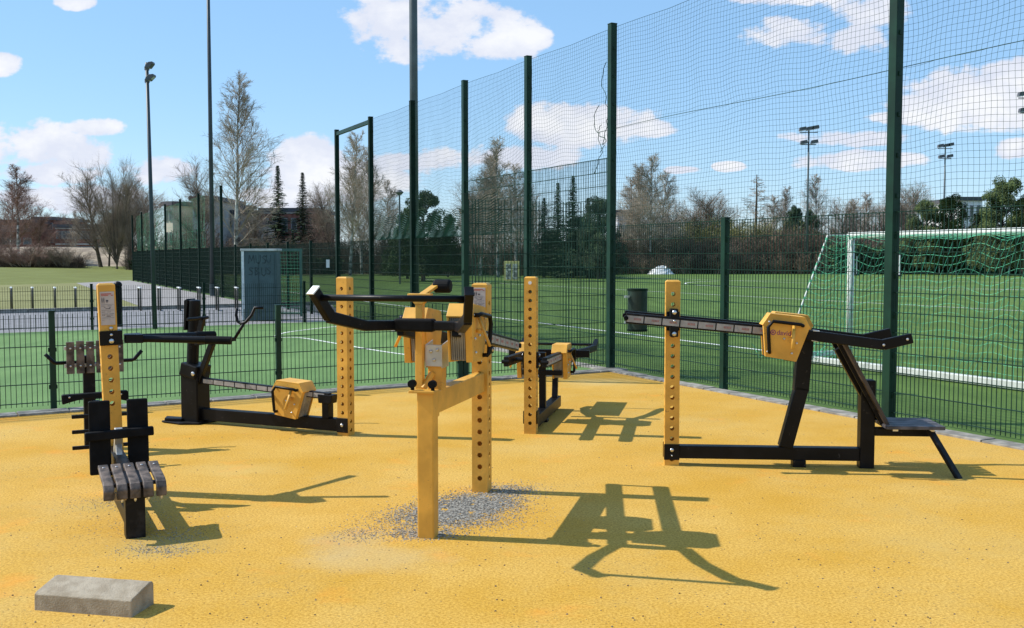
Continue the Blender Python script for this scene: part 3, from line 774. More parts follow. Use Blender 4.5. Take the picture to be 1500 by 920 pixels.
# ---------- back-lift bench on the far left
def left_machine():
    ax = V((.447,-.894,0)); rz = math.atan2(ax.y, ax.x)
    t = thing('leg_press_machine', 'black station with slatted wooden seat and backrest at far left, behind the concrete block', 'exercise machine', (-2.785, 7.0, 0), rz, 'outdoor strength machines')
    holed_post(t, z_first=.63, z_last=1.02)
    info_sign(t, 0, 1.175, 1.405, w=.092)
    mb = MB(); mb.box((.057,-.062,1.035),(.072,.062,1.135)); mb.box((-.06,.056,1.035),(.072,.085,1.135)); mb.build('arm_bracket', M['black'], t, bevel=.004)
    mb = MB(); bolt(mb, (.072,-.005,1.065),(1,0,0),.018,.014); bolt(mb, (.072,-.005,1.108),(1,0,0),.010,.01); bolt(mb, (.056,-.005,1.152),(1,0,0),.014,.02); mb.build('bolt', M['steel'], t, smooth=True)
    mb = MB(); mb.prism([(-.055,.085),(.055,.085),(.105,.20),(-.105,.20)], (0,0,0),(1,0,0),(0,1,0),(0,0,1),1.045,1.105); mb.build('arm_hub', M['black'], t, bevel=.006)
    for s, tip in ((1,(.335,.755,1.06)),(-1,(-.40,.77,1.05))):
        a = V((s*.06,.17,1.075)); b = V(tip)
        mb = MB(); mb.tube([a, b], .025, 14); h = mb.build('press_arm', M['black'], t, bevel=.002)
        d = (b-a).normalized(); mb = MB(); mb.tube([b-d*.18, b-d*.178, b-d*.002, b], [.025,.029,.029,.024], 14); mb.build('arm_grip', M['rubber'], h)
    # long base beam and columns
    mb = MB(); mb.box((-1.90,-.04,.03),(1.20,.04,.12)); mb.build('base_beam', M['black'], t, bevel=.005)
    mb = MB(); mb.box((1.20,-.055,-.03),(1.31,.055,.285)); mb.build('front_leg', M['blackworn'], t, bevel=.006)
    mb = MB(); mb.box((.06,-.04,.255),(1.2,.04,.335)); mb.build('seat_beam', M['black'], t, bevel=.005)
    # seat: five bent slats
    wood = new_mat('weathered_wood_slats', (.055,.038,.028), .6, 0, .35, 14, .35, 50, col2=(.15,.11,.085))
    prof = [(.97,.385),(1.10,.362),(1.29,.345),(1.335,.33),(1.358,.30),(1.355,.245)]
    lo = []
    for i,(x,z) in enumerate(prof):
        p = V((x,0,z)); q0 = V((prof[max(i-1,0)][0],0,prof[max(i-1,0)][1])); q1 = V((prof[min(i+1,5)][0],0,prof[min(i+1,5)][1]))
        d = (q1-q0).normalized(); n = V((d.z,0,-d.x)); n = n if n.z < 0 or n.x < 0 else -n
        lo.append((p.x - (.026 if i > 3 else .006), p.z - (.026 if i < 4 else .004)))
    mb = MB()
    for k in range(5):
        y = -.175+k*.072; mb.prism(prof+lo[::-1], (0,y,0), (1,0,0),(0,0,1),(0,1,0), 0, .058)
    st = mb.build('seat', wood, t, bevel=.006)
    mb = MB()
    for k in range(5): bolt(mb, (1.03,-.146+k*.072,.374),(0,0,1),.008,.006); bolt(mb, (1.34,-.146+k*.072,.245),(0,0,-1),.008,.02)
    mb.build('bolt', M['steel'], st)
    mb = MB(); mb.bar((1.10,0,.335),(1.31,0,.305), .16,.05); mb.bar((1.06,-.17,.345),(1.06,.17,.345), .03,.02); mb.bar((1.30,-.17,.32),(1.30,.17,.32), .03,.02); mb.box((1.20,-.10,.235),(1.33,.06,.30)); mb.build('seat_bracket', M['black'], t)
    mb = MB(); mb.box((1.315,-.115,.235),(1.34,-.05,.285)); mb.build('wood_spacer', new_mat('pale_wood', (.35,.25,.13), .8, 0, .2, 20), t, bevel=.004)
    # foot plates
    for y in (-.118,.118):
        mb = MB(); mb.prism([(-.066,0),(.066,0),(.066,.485),(-.066,.485)], (.41,y,.215), (0,1,0), V((-.06,0,1)).normalized(), (1,0,0), 0, .03)
        mb.build('foot_pad', M['rubber'], t, bevel=.010, seg=3)
    mb = MB(); mb.bar((.455,-.212,.475),(.455,.212,.487), .05,.058); mb.build('foot_bar', M['rubber'], t, bevel=.008)
    mb = MB(); mb.bar((.30,0,.33),(.40,0,.50), .05,.05); mb.prism([(.20,.335),(.42,.335),(.33,.45)], (0,-.02,0),(1,0,0),(0,0,1),(0,1,0),0,.04); mb.build('pad_carrier', M['silver'], t, bevel=.004)
    # ladder rungs
    mb = MB(); mb.box((-1.06,-.035,.10),(-.98,.035,.47)); mb.build('rung_column', M['black'], t, bevel=.004)
    for z in (.155,.28,.40):
        mb = MB(); mb.bar((-1.0,-.215,z),(-1.0,.215,z), .03,.028); mb.build('rung', M['black'], t, bevel=.004)
    # knee support
    mb = MB(); mb.prism([(-.26,.50),(-.255,.425),(-.18,.445),(-.10,.465),(.10,.465),(.18,.445),(.255,.425),(.26,.50),(.25,.515),(-.25,.505)], (-1.58,0,0),(0,1,0),(0,0,1),(1,0,0),-.035,.035); k_ = mb.build('knee_support', M['rubber'], t, bevel=.008)
    mb = MB(); bolt(mb, (-1.545,-.20,.485),(1,0,0),.008,.006); bolt(mb, (-1.545,.20,.487),(1,0,0),.008,.006); mb.build('bolt', M['steel'], k_)
    mb = MB(); mb.box((-1.63,-.03,.1),(-1.56,.03,.44)); mb.build('knee_column', M['black'], t)
    mb = MB(); mb.box((-1.90,-.075,-.03),(-1.81,.02,.80)); mb.build('backrest_column', M['blackworn'], t, bevel=.006)
    mb = MB()
    for k in range(6):
        if k == 5: pass
        y = -.205+k*.078; mb.prism([(0,.655),(.062,.655),(.062,.925+.006*(k % 2)),(0,.925+.006*(k % 2))], (-1.80,y,0),(0,1,0),(0,0,1),(1,0,0),0,.035)
    mb.cur = 1
    for k in range(6):
        for z in (.72,.87): bolt(mb, (-1.765,-.174+k*.078,z),(1,0,0),.009,.007)
    mb.build('backrest', [wood, M['steel']], t, bevel=.004)
    mb = MB(); mb.bar((-1.815,-.22,.72),(-1.815,.22,.72), .03,.03); mb.bar((-1.815,-.22,.87),(-1.815,.22,.87), .03,.03); mb.build('slat_frame', M['silver'], t)
    for s in (1,-1):
        mb = MB(); mb.tube([(-1.84,s*.10,.745),(-1.84,.02+s*.30,.745),(-1.84,.02+s*.32,.752),(-1.84,.02+s*.385,.825)], .016, 10); mb.build('grip_handle', M['black'], t, smooth=True)
    return t
middle_machine(); bench_machine(); rear_machine(); row_machine(); lm = left_machine()
for o in lm.children:
    if o.name.split('.')[0] in ('column','info_sign','arm_bracket'): o.rotation_euler.x = R(1.6); o.location.y = .012

# ------------------------------------------------------------------ concrete block
a = V((-2.225,4.62,0)); b = V((-1.735,4.52,0)); d = (b-a).normalized(); n = V((-d.y,d.x,0)); L = (b-a).length
mb = MB(); segs = 14; prof = [(0,0),(.19,0),(.19,.100),(.178,.113),(.155,.115),(.020,.085),(.003,.075)]
vs = []; fs = []; k = len(prof)
for i in range(segs+1):
    for q,(x, z) in enumerate(prof):
        p = a + d*(L*i/segs) + n*x; e = .0012*noise.noise(V((i*.5, q*1.0, 1)))
        vs.append((p.x+e, p.y+e, z+e*1.5 if z > 0 else -.004))
for i in range(segs):
    for q in range(k): fs.append((i*k+q, (i+1)*k+q, (i+1)*k+(q+1) % k, i*k+(q+1) % k))
fs += [tuple(range(k)), tuple(segs*k+q for q in range(k-1,-1,-1))]
mb.add(vs, fs)
def blockmat():
    m = new_mat('weathered_concrete', (.33,.265,.18), .92, 0, .12, 14, .5, 130, col2=(.39,.325,.235), wear=(.14,.11,.08), wamt=.35, wscale=45, wlo=.60); return m
o = mb.build('kerb_block', blockmat(), bevel=.004); tag(o, 'weathered grey concrete kerb block lying loose on the yellow ground', 'concrete block')

# ------------------------------------------------------------------ posts, bin, signs, cabinet
# round-topped bollard behind the left machine
c = P(172.5, 24.0); t = thing('bollard', 'thick black bollard with a round top beyond the small court', 'bollard', (c.x,c.y,0))
mb = MB(); mb.tube([(0,0,0),(0,0,.93)], .09, 20); mb.build('bollard_post', M['black'], t, smooth=False)
mb = MB(); mb.tube([(0,0,.93),(0,0,.97),(0,0,1.02),(0,0,1.06),(0,0,1.075)], [.075,.10,.095,.06,.01], 20); mb.build('bollard_cap', M['black'], t, smooth=True)

# bike rack hoops by the road
first = None
xs = [16, 47, 80, 110, 143, 204, 233, 262, 291, 318, 346]
nm = ['leftmost of the row', 'second from the left', 'third from the left', 'fourth from the left', 'just left of the black round-topped bollard',
      'just right of the black round-topped bollard', 'second to the right of the bollard', 'third to the right of the bollard', 'above the black column of the rowing station', 'second from the right end', 'beside the grey cabinet']
for i, px in enumerate(xs):
    g = P(px, 31.4)
    if first is None:
        t = thing('bike_rack', 'x', 'bike rack', (g.x,g.y,0), math.atan2(UN.y,UN.x), 'steel bike rack hoops along the road kerb')
        mb = MB(); pts = [(-.32,0,-.02),(-.32,0,.58)]+[(-.32+.10*(1-math.cos(q)),0,.58+.10*math.sin(q)) for q in (.5,1.0,1.57)]+[(.22,0,.68)]+[(.22+.10*math.sin(q),0,.58+.10*math.cos(q)) for q in (.5,1.0,1.57)]+[(.32,0,-.02)]
        mb.tube(pts, .028, 8); mb.build('hoop', new_mat('grey_hoop_steel', (.10,.09,.075), .5, .2, .3, 5), t, smooth=True); first = t
        mb = MB(); mb.bar((-.36,0,.70),(.34,0,.70), .07,.035); mb.build('cap', M['palelit'], t, bevel=.01)
    else:
        t = copy_tree(first); t.location = (g.x,g.y,0)
    t.rotation_euler.z = math.atan2(g.y, g.x) + (.03 if i < 5 else .10)
    t['label'] = 'steel bike rack hoop, ' + nm[i]

# grey service cabinet with graffiti
c0 = P(357, 26.2); c1 = P(404, 26.0)
mx = (c0+c1)/2; rz = -.05; wd = (c1-c0).length
t = thing('utility_cabinet', 'tall grey green service cabinet with faint graffiti beyond the small court', 'cabinet', (mx.x, mx.y+.2, 0), rz)
cab = new_mat('grey_green_cabinet', (.06,.10,.105), .6, 0, .15, 3)
mb = MB(); mb.box((-wd/2,-.2,.0),(wd/2,.2,1.80)); mb.build('cabinet_body', cab, t, bevel=.01)
mb = MB(); mb.box((-wd/2-.03,-.23,1.80),(wd/2+.03,.23,1.86)); mb.build('cabinet_roof', M['silver'], t, bevel=.01)
mb = MB(); mb.box((-wd/2-.006,-.215,.02),(-wd/2+.06,.215,1.80)); mb.build('lit_side_strip', M['palelit'], t)  # sunlit left edge of the cabinet, its brightness painted as a white strip
mb = MB(); mb.box((-wd/2+.07,-.212,.1),(-.02,-.204,1.74)); mb.box((.02,-.212,.1),(wd/2-.05,-.204,1.74)); mb.build('cabinet_door', cab, t)
mb = MB(); random.seed(9)
def strokes(seq, x, z, s):
    for a_, b_ in zip(seq, seq[1:]):
        mb.bar((x+a_[0]*s,-.216,z+a_[1]*s),(x+b_[0]*s,-.216,z+b_[1]*s), .006,.022, up=(0,0,1))
M_ = [(0,0),(.1,1),(.35,.3),(.6,1),(.7,0)]; U_ = [(0,1),(.05,.2),(.3,0),(.5,.25),(.55,1)]; S_ = [(.6,.85),(.3,1),(.05,.8),(.5,.4),(.4,.05),(0,.1)]
B_ = [(0,0),(0,1),(.45,.85),(.1,.55),(.5,.3),(0,0)]
strokes(M_, -.27,1.48,.22); strokes(U_, -.08,1.48,.22); strokes(S_, .08,1.48,.2); strokes(U_, .2,1.5,.2)
strokes(S_, -.27,1.18,.2); strokes(B_, -.10,1.18,.2); strokes(U_, .06,1.16,.22); strokes(S_, .2,1.2,.18)
mb.build('graffiti', new_mat('faded_spray', (.035,.06,.065), .7, 0, .3, 9), t)

# small goal on the court behind the cabinet
t = thing('court_goal', 'small green framed goal with net standing behind the grey cabinet', 'goal', P(400,28.3), -.15)
mb = MB(); x0, x1 = -.9, .82
mb.bar((x0,0,0),(x0,0,1.85), .06,.06); mb.bar((x1,0,0),(x1,0,1.85), .06,.06); mb.bar((x0-.035,0,1.85),(x1+.035,0,1.85), .07,.07)
mb.tube([(x1,0,1.83),(x1-.35,.9,0)], .03, 8); mb.tube([(x0,0,1.83),(x0-.1,.9,0)], .03, 8); mb.tube([(x0-.1,.9,.03),(x1-.35,.9,.03)], .03, 8)
mb.build('goal_frame', new_mat('pale_green_frame', (.05,.13,.09), .5, 0, .1, 4), t)
mb = MB()
for i in range(18):
    x = x0 + (x1-x0)*i/17; xb = x0-.1 + (x1-.35-x0+.1)*i/17; mb.thread((x,.02,1.8),(xb,.9,.05), .0025)
for j in range(20):
    f = j/19; mb.thread((x0-.1*f,.9*f,1.8*(1-f)),(x1-.35*f,.9*f,1.8*(1-f)), .0025)
mb.build('goal_net', M['goalnet'], t)

# litter bin hung on the pitch fence
g = LF(-.62)+WN*.2
g = P(930, 13.85)
t = thing('litter_bin', 'dark green litter bin mounted behind the pitch fence', 'litter bin', (g.x+.05,g.y+.1,0), rzW)
mb = MB(); mb.tube([(0,0,.64),(0,0,1.19)], .138, 28, caps=True); mb.build('bin_drum', new_mat('dark_green_plastic', (.004,.022,.013), .55, 0, .2, 5), t)
mb = MB(); mb.tube([(0,0,1.18),(0,0,1.21)], .143, 28); mb.tube([(0,0,.62),(0,0,.65)], .142, 28); mb.build('bin_rim', M['greenpost2'], t)
mb = MB(); mb.bar((0,.05,.75),(0,.21,.75), .04,.03); mb.bar((0,.05,1.1),(0,.21,1.1), .04,.03); mb.build('bin_bracket', M['steel'], t)

# yellow two-panel notice board on the raised fence
g = P(751.5, 17.6); t = thing('notice_board', 'pale yellow two panel notice board wired to the fence', 'notice board', (g.x-.02,g.y-.10,0), math.atan2(-.18,1))
mb = MB(); mb.box((-.135,-.012,1.235),(.135,.0,1.575)); mb.build('board', new_mat('pale_yellow_board', (.55,.50,.18), .6, 0, .08, 5), t, bevel=.004)
mb = MB(); mb.box((-.105,-.016,1.26),(-.012,-.013,1.53)); mb.box((.012,-.016,1.26),(.105,-.013,1.53)); mb.build('printed_panel', new_mat('faded_print', (.30,.30,.24), .6, 0, .5, 22, col2=(.6,.6,.5)), t)
g = P(481.5, 27.6); t = tag(MB().box((g.x-.045,g.y-.1,1.36),(g.x+.045,g.y-.088,1.58)).build('white_notice', M['white']), 'small white notice fixed to the far mesh fence', 'notice')

# ------------------------------------------------------------------ portable goal on the pitch
A = V((4.37,16.2,0)); gd = V((.447,-.894,0)); gp = V((.894,.447,0))
t = thing('football_goal', 'white portable football goal with green net behind the fence at right', 'goal', A)
def q(s, d_, z): return gd*s + gp*d_ + V((0,0,z))
LN = 5.0; DP = 1.42; DT = .52
for s in (0, LN):
    mb = MB(); mb.tube([q(s,DP,0),q(s,DP,2.0)], .055, 14); mb.build('goal_post', M['bright_goal'], t, smooth=True)
mb = MB(); mb.tube([q(-.05,DP,2.0),q(LN+.05,DP,2.0)], .055, 14); mb.build('crossbar', M['bright_goal'], t, smooth=True)
mb = MB(); mb.box((0,0,0),(0,0,0)) if False else None
mb.bar(q(-.1,0,.06),q(LN,0,.06), .10,.10); mb.build('rear_ground_bar', M['bright_goal'], t, bevel=.01)
for s in (0, LN):
    mb = MB(); mb.bar(q(s,0,.06),q(s,DP,.06), .08,.08); mb.build('side_ground_bar', M['bright_goal'], t, bevel=.01)
    mb = MB(); mb.tube([q(s,DP,2.0),q(s,DP-DT,2.0),q(s,0,.08)], .016, 8); stay = mb.build('net_stay', M['bright_goal'], t)
    mb = MB(); f0 = q(s,DP-DT,2.0); f1 = q(s,0,.08)
    for i in range(14):
        u = f0.lerp(f1, (i+.3)/14); v = f0.lerp(f1, (i+.6)/14); mb.tube([u,v], .018, 6)
    mb.build('stay_binding', M['goalnet'], stay)
mb = MB()
def gn(u, v, side=False):  # u along 0..1, v from crossbar over the top and down the back
    if v < .25: z = 2.0-.05*math.sin(u*math.pi)*v*4; dd = DP-DT*v/.25
    else: f = (v-.25)/.75; dd = (DP-DT)*(1-f) - .12*math.sin(f*math.pi)*math.sin(u*math.pi*3)**2; z = 2.0*(1-f)+.06*f
    z += (-.07*math.sin(u*LN*4.2)**2 - .03*math.sin(u*31))*math.sin(math.pi*min(1,v*1.0))
    return q(u*LN + .05*math.sin(v*9+u*20), max(dd,-.05), max(z,.03))
nu, nv = 46, 22
for i in range(nu+1):
    for j in range(nv+1):
        if i < nu: mb.thread(gn(i/nu,j/nv), gn((i+1)/nu,j/nv), .0024)
        if j < nv: mb.thread(gn(i/nu,j/nv), gn(i/nu,(j+1)/nv), .0036)
for s in (0, LN):   # sides
    for i in range(14):
        d_ = DP*i/13; zt = 2.0 if d_ > DP-DT else 2.0*d_/(DP-DT)
        mb.thread(q(s,d_,.05), q(s,d_,zt), .0036)
    for j in range(20):
        z = 2.0*j/19; d0 = (DP-DT)*z/2.0; mb.thread(q(s,d0,z), q(s,DP,z), .0036)
# the heap of loose net by the rear corner
random.seed(2)
for i in range(90):
    p0 = q(random.uniform(-.5,.9), random.uniform(-.25,.35), random.uniform(.0,.12)); p1 = p0+V((random.uniform(-.25,.25),random.uniform(-.2,.2),random.uniform(-.05,.22)))
    p1.z = max(.01,p1.z); mb.thread(p0,p1,.0035)
mb.build('goal_net', M['goalnet'], t)
mb = MB(); w0 = q(.42,.10,.10); mb.tube([w0-gd*.03, w0+gd*.03], .11, 18); mb.tube([w0-gd*.04, w0+gd*.04], .03, 10); wh = mb.build('wheel', M['rubber'], t)
mb = MB(); mb.bar(w0+V((0,0,0)), w0+V((-.1,.12,.30)), .03,.03); mb.bar(w0+V((-.1,.12,.30)), w0+V((-.05,.10,.46)), .02,.02); mb.build('wheel_fork', M['silver'], t)
g = P(1466, 13.2, 0)

# ------------------------------------------------------------------ masts
def mast(px, d, h, r0, r1, mname, label, heads=0, loc=None):
    c = loc or P(px, d); t = thing('light_mast' if heads else 'tall_mast', label, 'light mast' if heads else 'mast', c)
    mb = MB(); mb.tube([(0,0,-.1),(0,0,h*.5),(0,0,h)], [r0,(r0+r1)/2,r1], 14); mb.build('mast_pole', M[mname], t, smooth=True)
    mb = MB(); mb.tube([(0,0,-.05),(0,0,.5)], r0*1.35, 14); mb.build('mast_sleeve', M[mname], t)
    return t
mast(603.5, 22.9, 12.5, .095, .085, 'mast', 'tall grey mast rising behind the net posts left of centre', loc=LF(2*S+S*1.06+.35)+WN*.16)
mast(312, 43.2, 16, .105, .06, 'mastdark', 'slim dark mast rising from the far fence before the big birch')
# lamp post with two floodlights at upper left
c = P(221.5, 23.2); t = thing('street_lamp', 'tall slim lamp post with two stacked lamp heads, left part', 'street lamp', c)
mb = MB(); mb.tube([(.07,0,-.1),(0,0,6.05)], [.055,.036], 12); mb.build('lamp_pole', M['mastdark'], t, smooth=True)
for z, l in ((5.98,.15),(5.70,.17)):
    mb = MB(); mb.prism([(-.03,-.06),(.0,.02),(.06,.075),(l,.085),(l+.01,.04),(.08,-.06)], (0,0,z), (1,0,0),(0,0,1),(0,1,0),-.09,.09); h = mb.build('lamp_head', M['lamp'], t, bevel=.01)
    mb = MB(); mb.prism([(.0,-.062),(.075,-.064),(l,.028),(l-.02,.02)], (0,0,z), (1,0,0),(0,0,1),(0,1,0),-.07,.07); mb.build('lamp_lens', M['lampglass'], h)
    mb = MB(); mb.tube([(0,0,z-.10),(0,0,z-.02)], .055, 10); mb.build('lamp_clamp', M['lamp'], h)
def flood(px, d, top, label, s=1.0):
    c = P(px, d); h = Z(top, d); t = thing('floodlight_mast', label, 'floodlight', c, 0, 'floodlight masts round the far side of the pitch')
    mb = MB(); mb.tube([(0,0,-.1),(0,0,h)], [.14,.07], 10); mb.build('mast_pole', M['mast'], t, smooth=True)
    mb = MB(); mb.bar((-.9*s,0,h-.25),(.9*s,0,h-.25), .08,.08); mb.bar((-.75*s,0,h-1.45*s),(.75*s,0,h-1.45*s), .08,.08); mb.build('cross_arm', M['lamp'], t)
    for x, z in ((-.62,0),(.10,.05),(.62,.15),(-.5,-1.3),(.55,-1.25)):
        mb = MB(); mb.prism([(-.34*s,-.10),(-.28*s,.20),(.30*s,.30),(.36*s,.02)], (x*s,0,h+z*s), (1,0,0),(0,0,1),(0,1,0),-.25,.15); hd = mb.build('floodlight_head', M['lamp'], t)
        mb = MB(); mb.prism([(-.33*s,-.11),(.35*s,.005),(.34*s,-.05),(-.30*s,-.17)], (x*s,0,h+z*s), (1,0,0),(0,0,1),(0,1,0),-.24,.12); mb.build('floodlight_glass', M['lampglass'], hd)
flood(1181, 100, 192, 'floodlight mast standing left of the thick green net post')
flood(1380, 118, 216, 'smaller floodlight mast seen right of the thick green net post', .95)
flood(1500, 84, 142, 'floodlight mast at the right edge of the picture', 1.0)
c = P(586, 62); t = thing('path_lamp', 'small lamp on a thin pole showing through the net before the dark pine', 'street lamp', c)
mb = MB(); mb.tube([(0,0,0),(0,0,5.5)], .05, 8); mb.build('lamp_pole', M['mastdark'], t); mb = MB(); mb.tube([(0,0,5.45),(0,0,5.6),(0,0,5.75)], [.12,.26,.1], 12); mb.build('lamp_head', M['lamp'], t)

# small goals and boards across the pitch
def far_goal(px, d, w, h, label):
    t = thing('far_goal', label, 'goal', P(px, d), 0, 'small white goals across the pitch')
    mb = MB(); mb.tube([(0,0,0),(0,0,h)], .07, 8); mb.build('goal_post', M['bright_goal'], t); mb = MB(); mb.tube([(w,0,0),(w,0,h)], .07, 8); mb.build('goal_post', M['bright_goal'], t)
    mb = MB(); mb.tube([(0,0,h),(w,0,h)], .06, 8); mb.build('crossbar', M['bright_goal'], t)
    mb = MB()
    for i in range(12): mb.thread((w*i/11,0,h),(w*i/11,1.6,0), .012)
    for j in range(8): f = j/7; mb.thread((0,1.6*f,h*(1-f)),(w,1.6*f,h*(1-f)), .012)
    mb.build('goal_net', M['goalnet'], t)
def posts_far(px, d, h, label):
    t = thing('corner_pole', label, 'pole', P(px, d), 0, 'white poles on the far side of the pitch')
    mb = MB(); mb.tube([(0,0,0),(0,0,h)], .06, 8); mb.build('pole_shaft', M['white'], t); mb = MB(); mb.tube([(0,0,0),(0,0,.12)], .25, 10); mb.build('pole_foot', M['rubber'], t)
posts_far(1254, 92, 1.75, 'white pole left of the goal post, behind the goal net')
posts_far(1317, 88, 1.85, 'white pole just right of the thick net post, behind the goal net')
posts_far(1375, 95, 1.3, 'short white pole among the hedge, seen through the middle of the goal net')
far_goal(1400, 96, 5.0, 1.5, 'low white goal frame far across the pitch behind the net')

# ------------------------------------------------------------------ trees
def rot_about(d, a):
    o = d.orthogonal().normalized(); o = Matrix.Rotation(random.uniform(0, 6.283), 3, d) @ o
    return (d*math.cos(a) + o*math.sin(a)).normalized()
def limb(mb, p, d, L, r, n, sides, bend, droop):
    pts = [V(p)]; d = V(d); rs = [r]
    for i in range(n):
        d = (d + V((random.uniform(-bend,bend), random.uniform(-bend,bend), random.uniform(-bend,bend)-droop))).normalized()
        pts.append(pts[-1] + d*L/n); rs.append(r*(1-(i+1)/n*.8))
    mb.tube(pts, rs, sides, caps=False); return pts
def at(pts, f):
    x = f*(len(pts)-1); i = min(int(x), len(pts)-2); return pts[i].lerp(pts[i+1], x-i), (pts[i+1]-pts[i]).normalized()
def bare_tree(kind, seed):
    """returns (trunk mesh builder, twig mesh builder) for a unit tree 10 m tall"""
    random.seed(seed); T = MB(); C = MB(); H = 10.0
    if kind == 'birch':
        tr = limb(T, (0,0,-.1), (0,0,1), H*.97, .10, 9, 7, .035, -.02)
        n1, a0, l0, tw, droop = 62, (.55,.95), 3.9, 15, .05
    elif kind == 'broad':
        tr = limb(T, (0,0,-.1), (0,0,1), H*.75, .17, 6, 7, .10, -.05)
        n1, a0, l0, tw, droop = 46, (.5,1.05), 4.6, 19, -.02
    elif kind == 'larch':
        tr = limb(T, (0,0,-.1), (0,0,1), H*.99, .15, 9, 7, .02, -.02)
        n1, a0, l0, tw, droop = 80, (1.2,1.55), 2.3, 9, .0
    else:   # multi
        tr = limb(T, (0,0,-.1), (0,0,1), 1.0, .2, 2, 7, .05, 0)
        n1, a0, l0, tw, droop = 16, (.10,.62), 8.8, 55, -.02
    for i in range(n1):
        f = .16 + .82*(i/n1)**.85 if kind != 'multi' else random.uniform(.6,1)
        if kind == 'broad': f = .25+.75*i/n1
        p, d = at(tr, f); b = rot_about(d, random.uniform(*a0))
        if kind == 'birch': L = l0*(1.02-.88*f)*random.uniform(.65,1.15)
        elif kind == 'larch': L = l0*(1.02-f)*random.uniform(.8,1.15)+.15
        elif kind == 'broad': L = l0*(1-.45*f)*random.uniform(.6,1.1)
        else: L = l0*random.uniform(.65,1.0)
        if kind != 'larch' : b = (b+V((0,0,.25))).normalized()
        r = .055*(1-.6*f) if kind != 'multi' else .10
        if kind in ('broad',): r = .07*(1-.4*f)
        br = limb(T if kind in ('multi','broad') else C, p, b, L, r*.6, 5, 5 if kind in ('multi','broad') else 3, .14, -.05 if kind != 'larch' else .02)
        for k in range(tw):
            g = .12+.88*random.random(); p2, d2 = at(br, g); b2 = rot_about(d2, random.uniform(.35,.9)); L2 = L*(.42 if kind != 'multi' else .24)*(1.1-g*.6)*random.uniform(.6,1.3)
            if kind != 'larch': b2 = (b2+V((0,0,.15))).normalized()
            b3 = limb(C, p2, b2, L2, .011, 3, 3, .18, droop)
            for m_ in range(7):
                p3, d3 = at(b3, .15+.85*random.random()); b4 = rot_about(d3, random.uniform(.3,.9)); limb(C, p3, b4, L2*random.uniform(.4,.85), .0056, 2, 3, .2, droop*2)
    return T, C
def spruce(seed, H=10.0, w=2.0):
    random.seed(seed); T = MB(); C = MB(); T.tube([(0,0,-.1),(0,0,H*.5),(0,0,H)], [.16,.09,.01], 7, caps=False)
    z = .5
    while z < H-.05:
        f = z/H; R_ = w*1.15*(1-f)**1.0*random.uniform(.7,1.15)+.05; nb = 13
        for k in range(nb):
            a = random.uniform(0,6.283); L = R_*random.uniform(.55,1.15)
            for s in range(max(3, int(L*9))):
                g = (s+.6)/max(3,int(L*9)); r = L*g; zz = z - .28*L*g + .14*L*g*g + random.uniform(-.04,.04)
                for e in range(4):
                    x = r*math.cos(a)+random.uniform(-.09,.09); y = r*math.sin(a)+random.uniform(-.09,.09)
                    l = random.uniform(.12,.26)*(.45+.7*(1-f)); b = a+random.uniform(-1,1); dx, dy = math.cos(b)*l, math.sin(b)*l; h = random.uniform(.05,.12)
                    C.add([(x-dy*.3,y+dx*.3,zz),(x+dx,y+dy,zz-h),(x+dy*.3,y-dx*.3,zz-.02)], [(0,1,2)])
        z += .14+.10*(1-f)
    return T, C
def pine(seed):
    random.seed(seed); T = MB(); C = MB(); T.tube([(0,0,-.1),(.1,0,4),(0,.1,9)], [.2,.14,.04], 7, caps=False)
    for i in range(125):
        f = .10+.78*random.random(); z = 10*f; R_ = 3.0*min(1,(1.03-f)*1.35)**.8*random.uniform(.3,1.05); a = random.uniform(0,6.283)
        c = V((R_*math.cos(a), R_*math.sin(a), min(9.7,z))); T.tube([(0,0,z*.86),tuple(c)], [.05,.02], 4, caps=False)
        rr = random.uniform(.5,.95)*(1.15-.55*f)
        for k in range(300):
            d = V((random.gauss(0,1),random.gauss(0,1),random.gauss(0,.55))).normalized()*rr*random.uniform(.6,1.0)
            p = c+d; l = .14; u = V((random.uniform(-1,1),random.uniform(-1,1),random.uniform(-.3,1))).normalized()*l; v = u.orthogonal().normalized()*.055
            C.add([p-v, p+u, p+v], [(0,1,2)])
    return T, C
def bushy(seed, leaf=False):
    """multi-stem bush, unit 3 m tall and 4 m wide"""
    random.seed(seed); T = MB(); C = MB()
    for i in range(26):
        a = random.uniform(0,6.283); r = random.uniform(0,1.0); p = V((r*math.cos(a), r*math.sin(a), -.05)); d = V((math.cos(a)*random.uniform(.1,.8), math.sin(a)*random.uniform(.1,.8), 1)).normalized()
        br = limb(T, p, d, random.uniform(1.8,3.1), .03, 5, 3, .15, .03)
        for k in range(26):
            p2, d2 = at(br, .08+.92*random.random()); b = limb(C, p2, rot_about(d2, random.uniform(.3,1.0)), random.uniform(.4,1.0), .012, 3, 3, .2, .0)
            for m_ in range(4):
                p3, d3 = at(b, random.random()*.99); limb(C, p3, rot_about(d3,.7), random.uniform(.2,.5), .008, 2, 3, .2, 0)
    return T, C
VAR = {}
def var(key):
    if key not in VAR:
        k, s = key
        T, C = (spruce(s) if k == 'spruce' else pine(s) if k == 'pine' else bushy(s) if k == 'bush' else bare_tree(k, s))
        def me(mb, nm):
            m = bpy.data.meshes.new(nm); m.from_pydata(mb.v, [], mb.f); m.update(); return m
        VAR[key] = (me(T,'trunk'), me(C,'crown'))
    return VAR[key]
MESHC = {}
def with_mat(me, m):
    k = (me.name, m.name)
    if k not in MESHC:
        c = me.copy(); c.materials.clear(); c.materials.append(m); MESHC[k] = c
    return MESHC[k]
TRUNKM = {'birch':'birch','broad':'bark','larch':'bark','multi':'bark','spruce':'bark','pine':'bark','bush':'twig'}
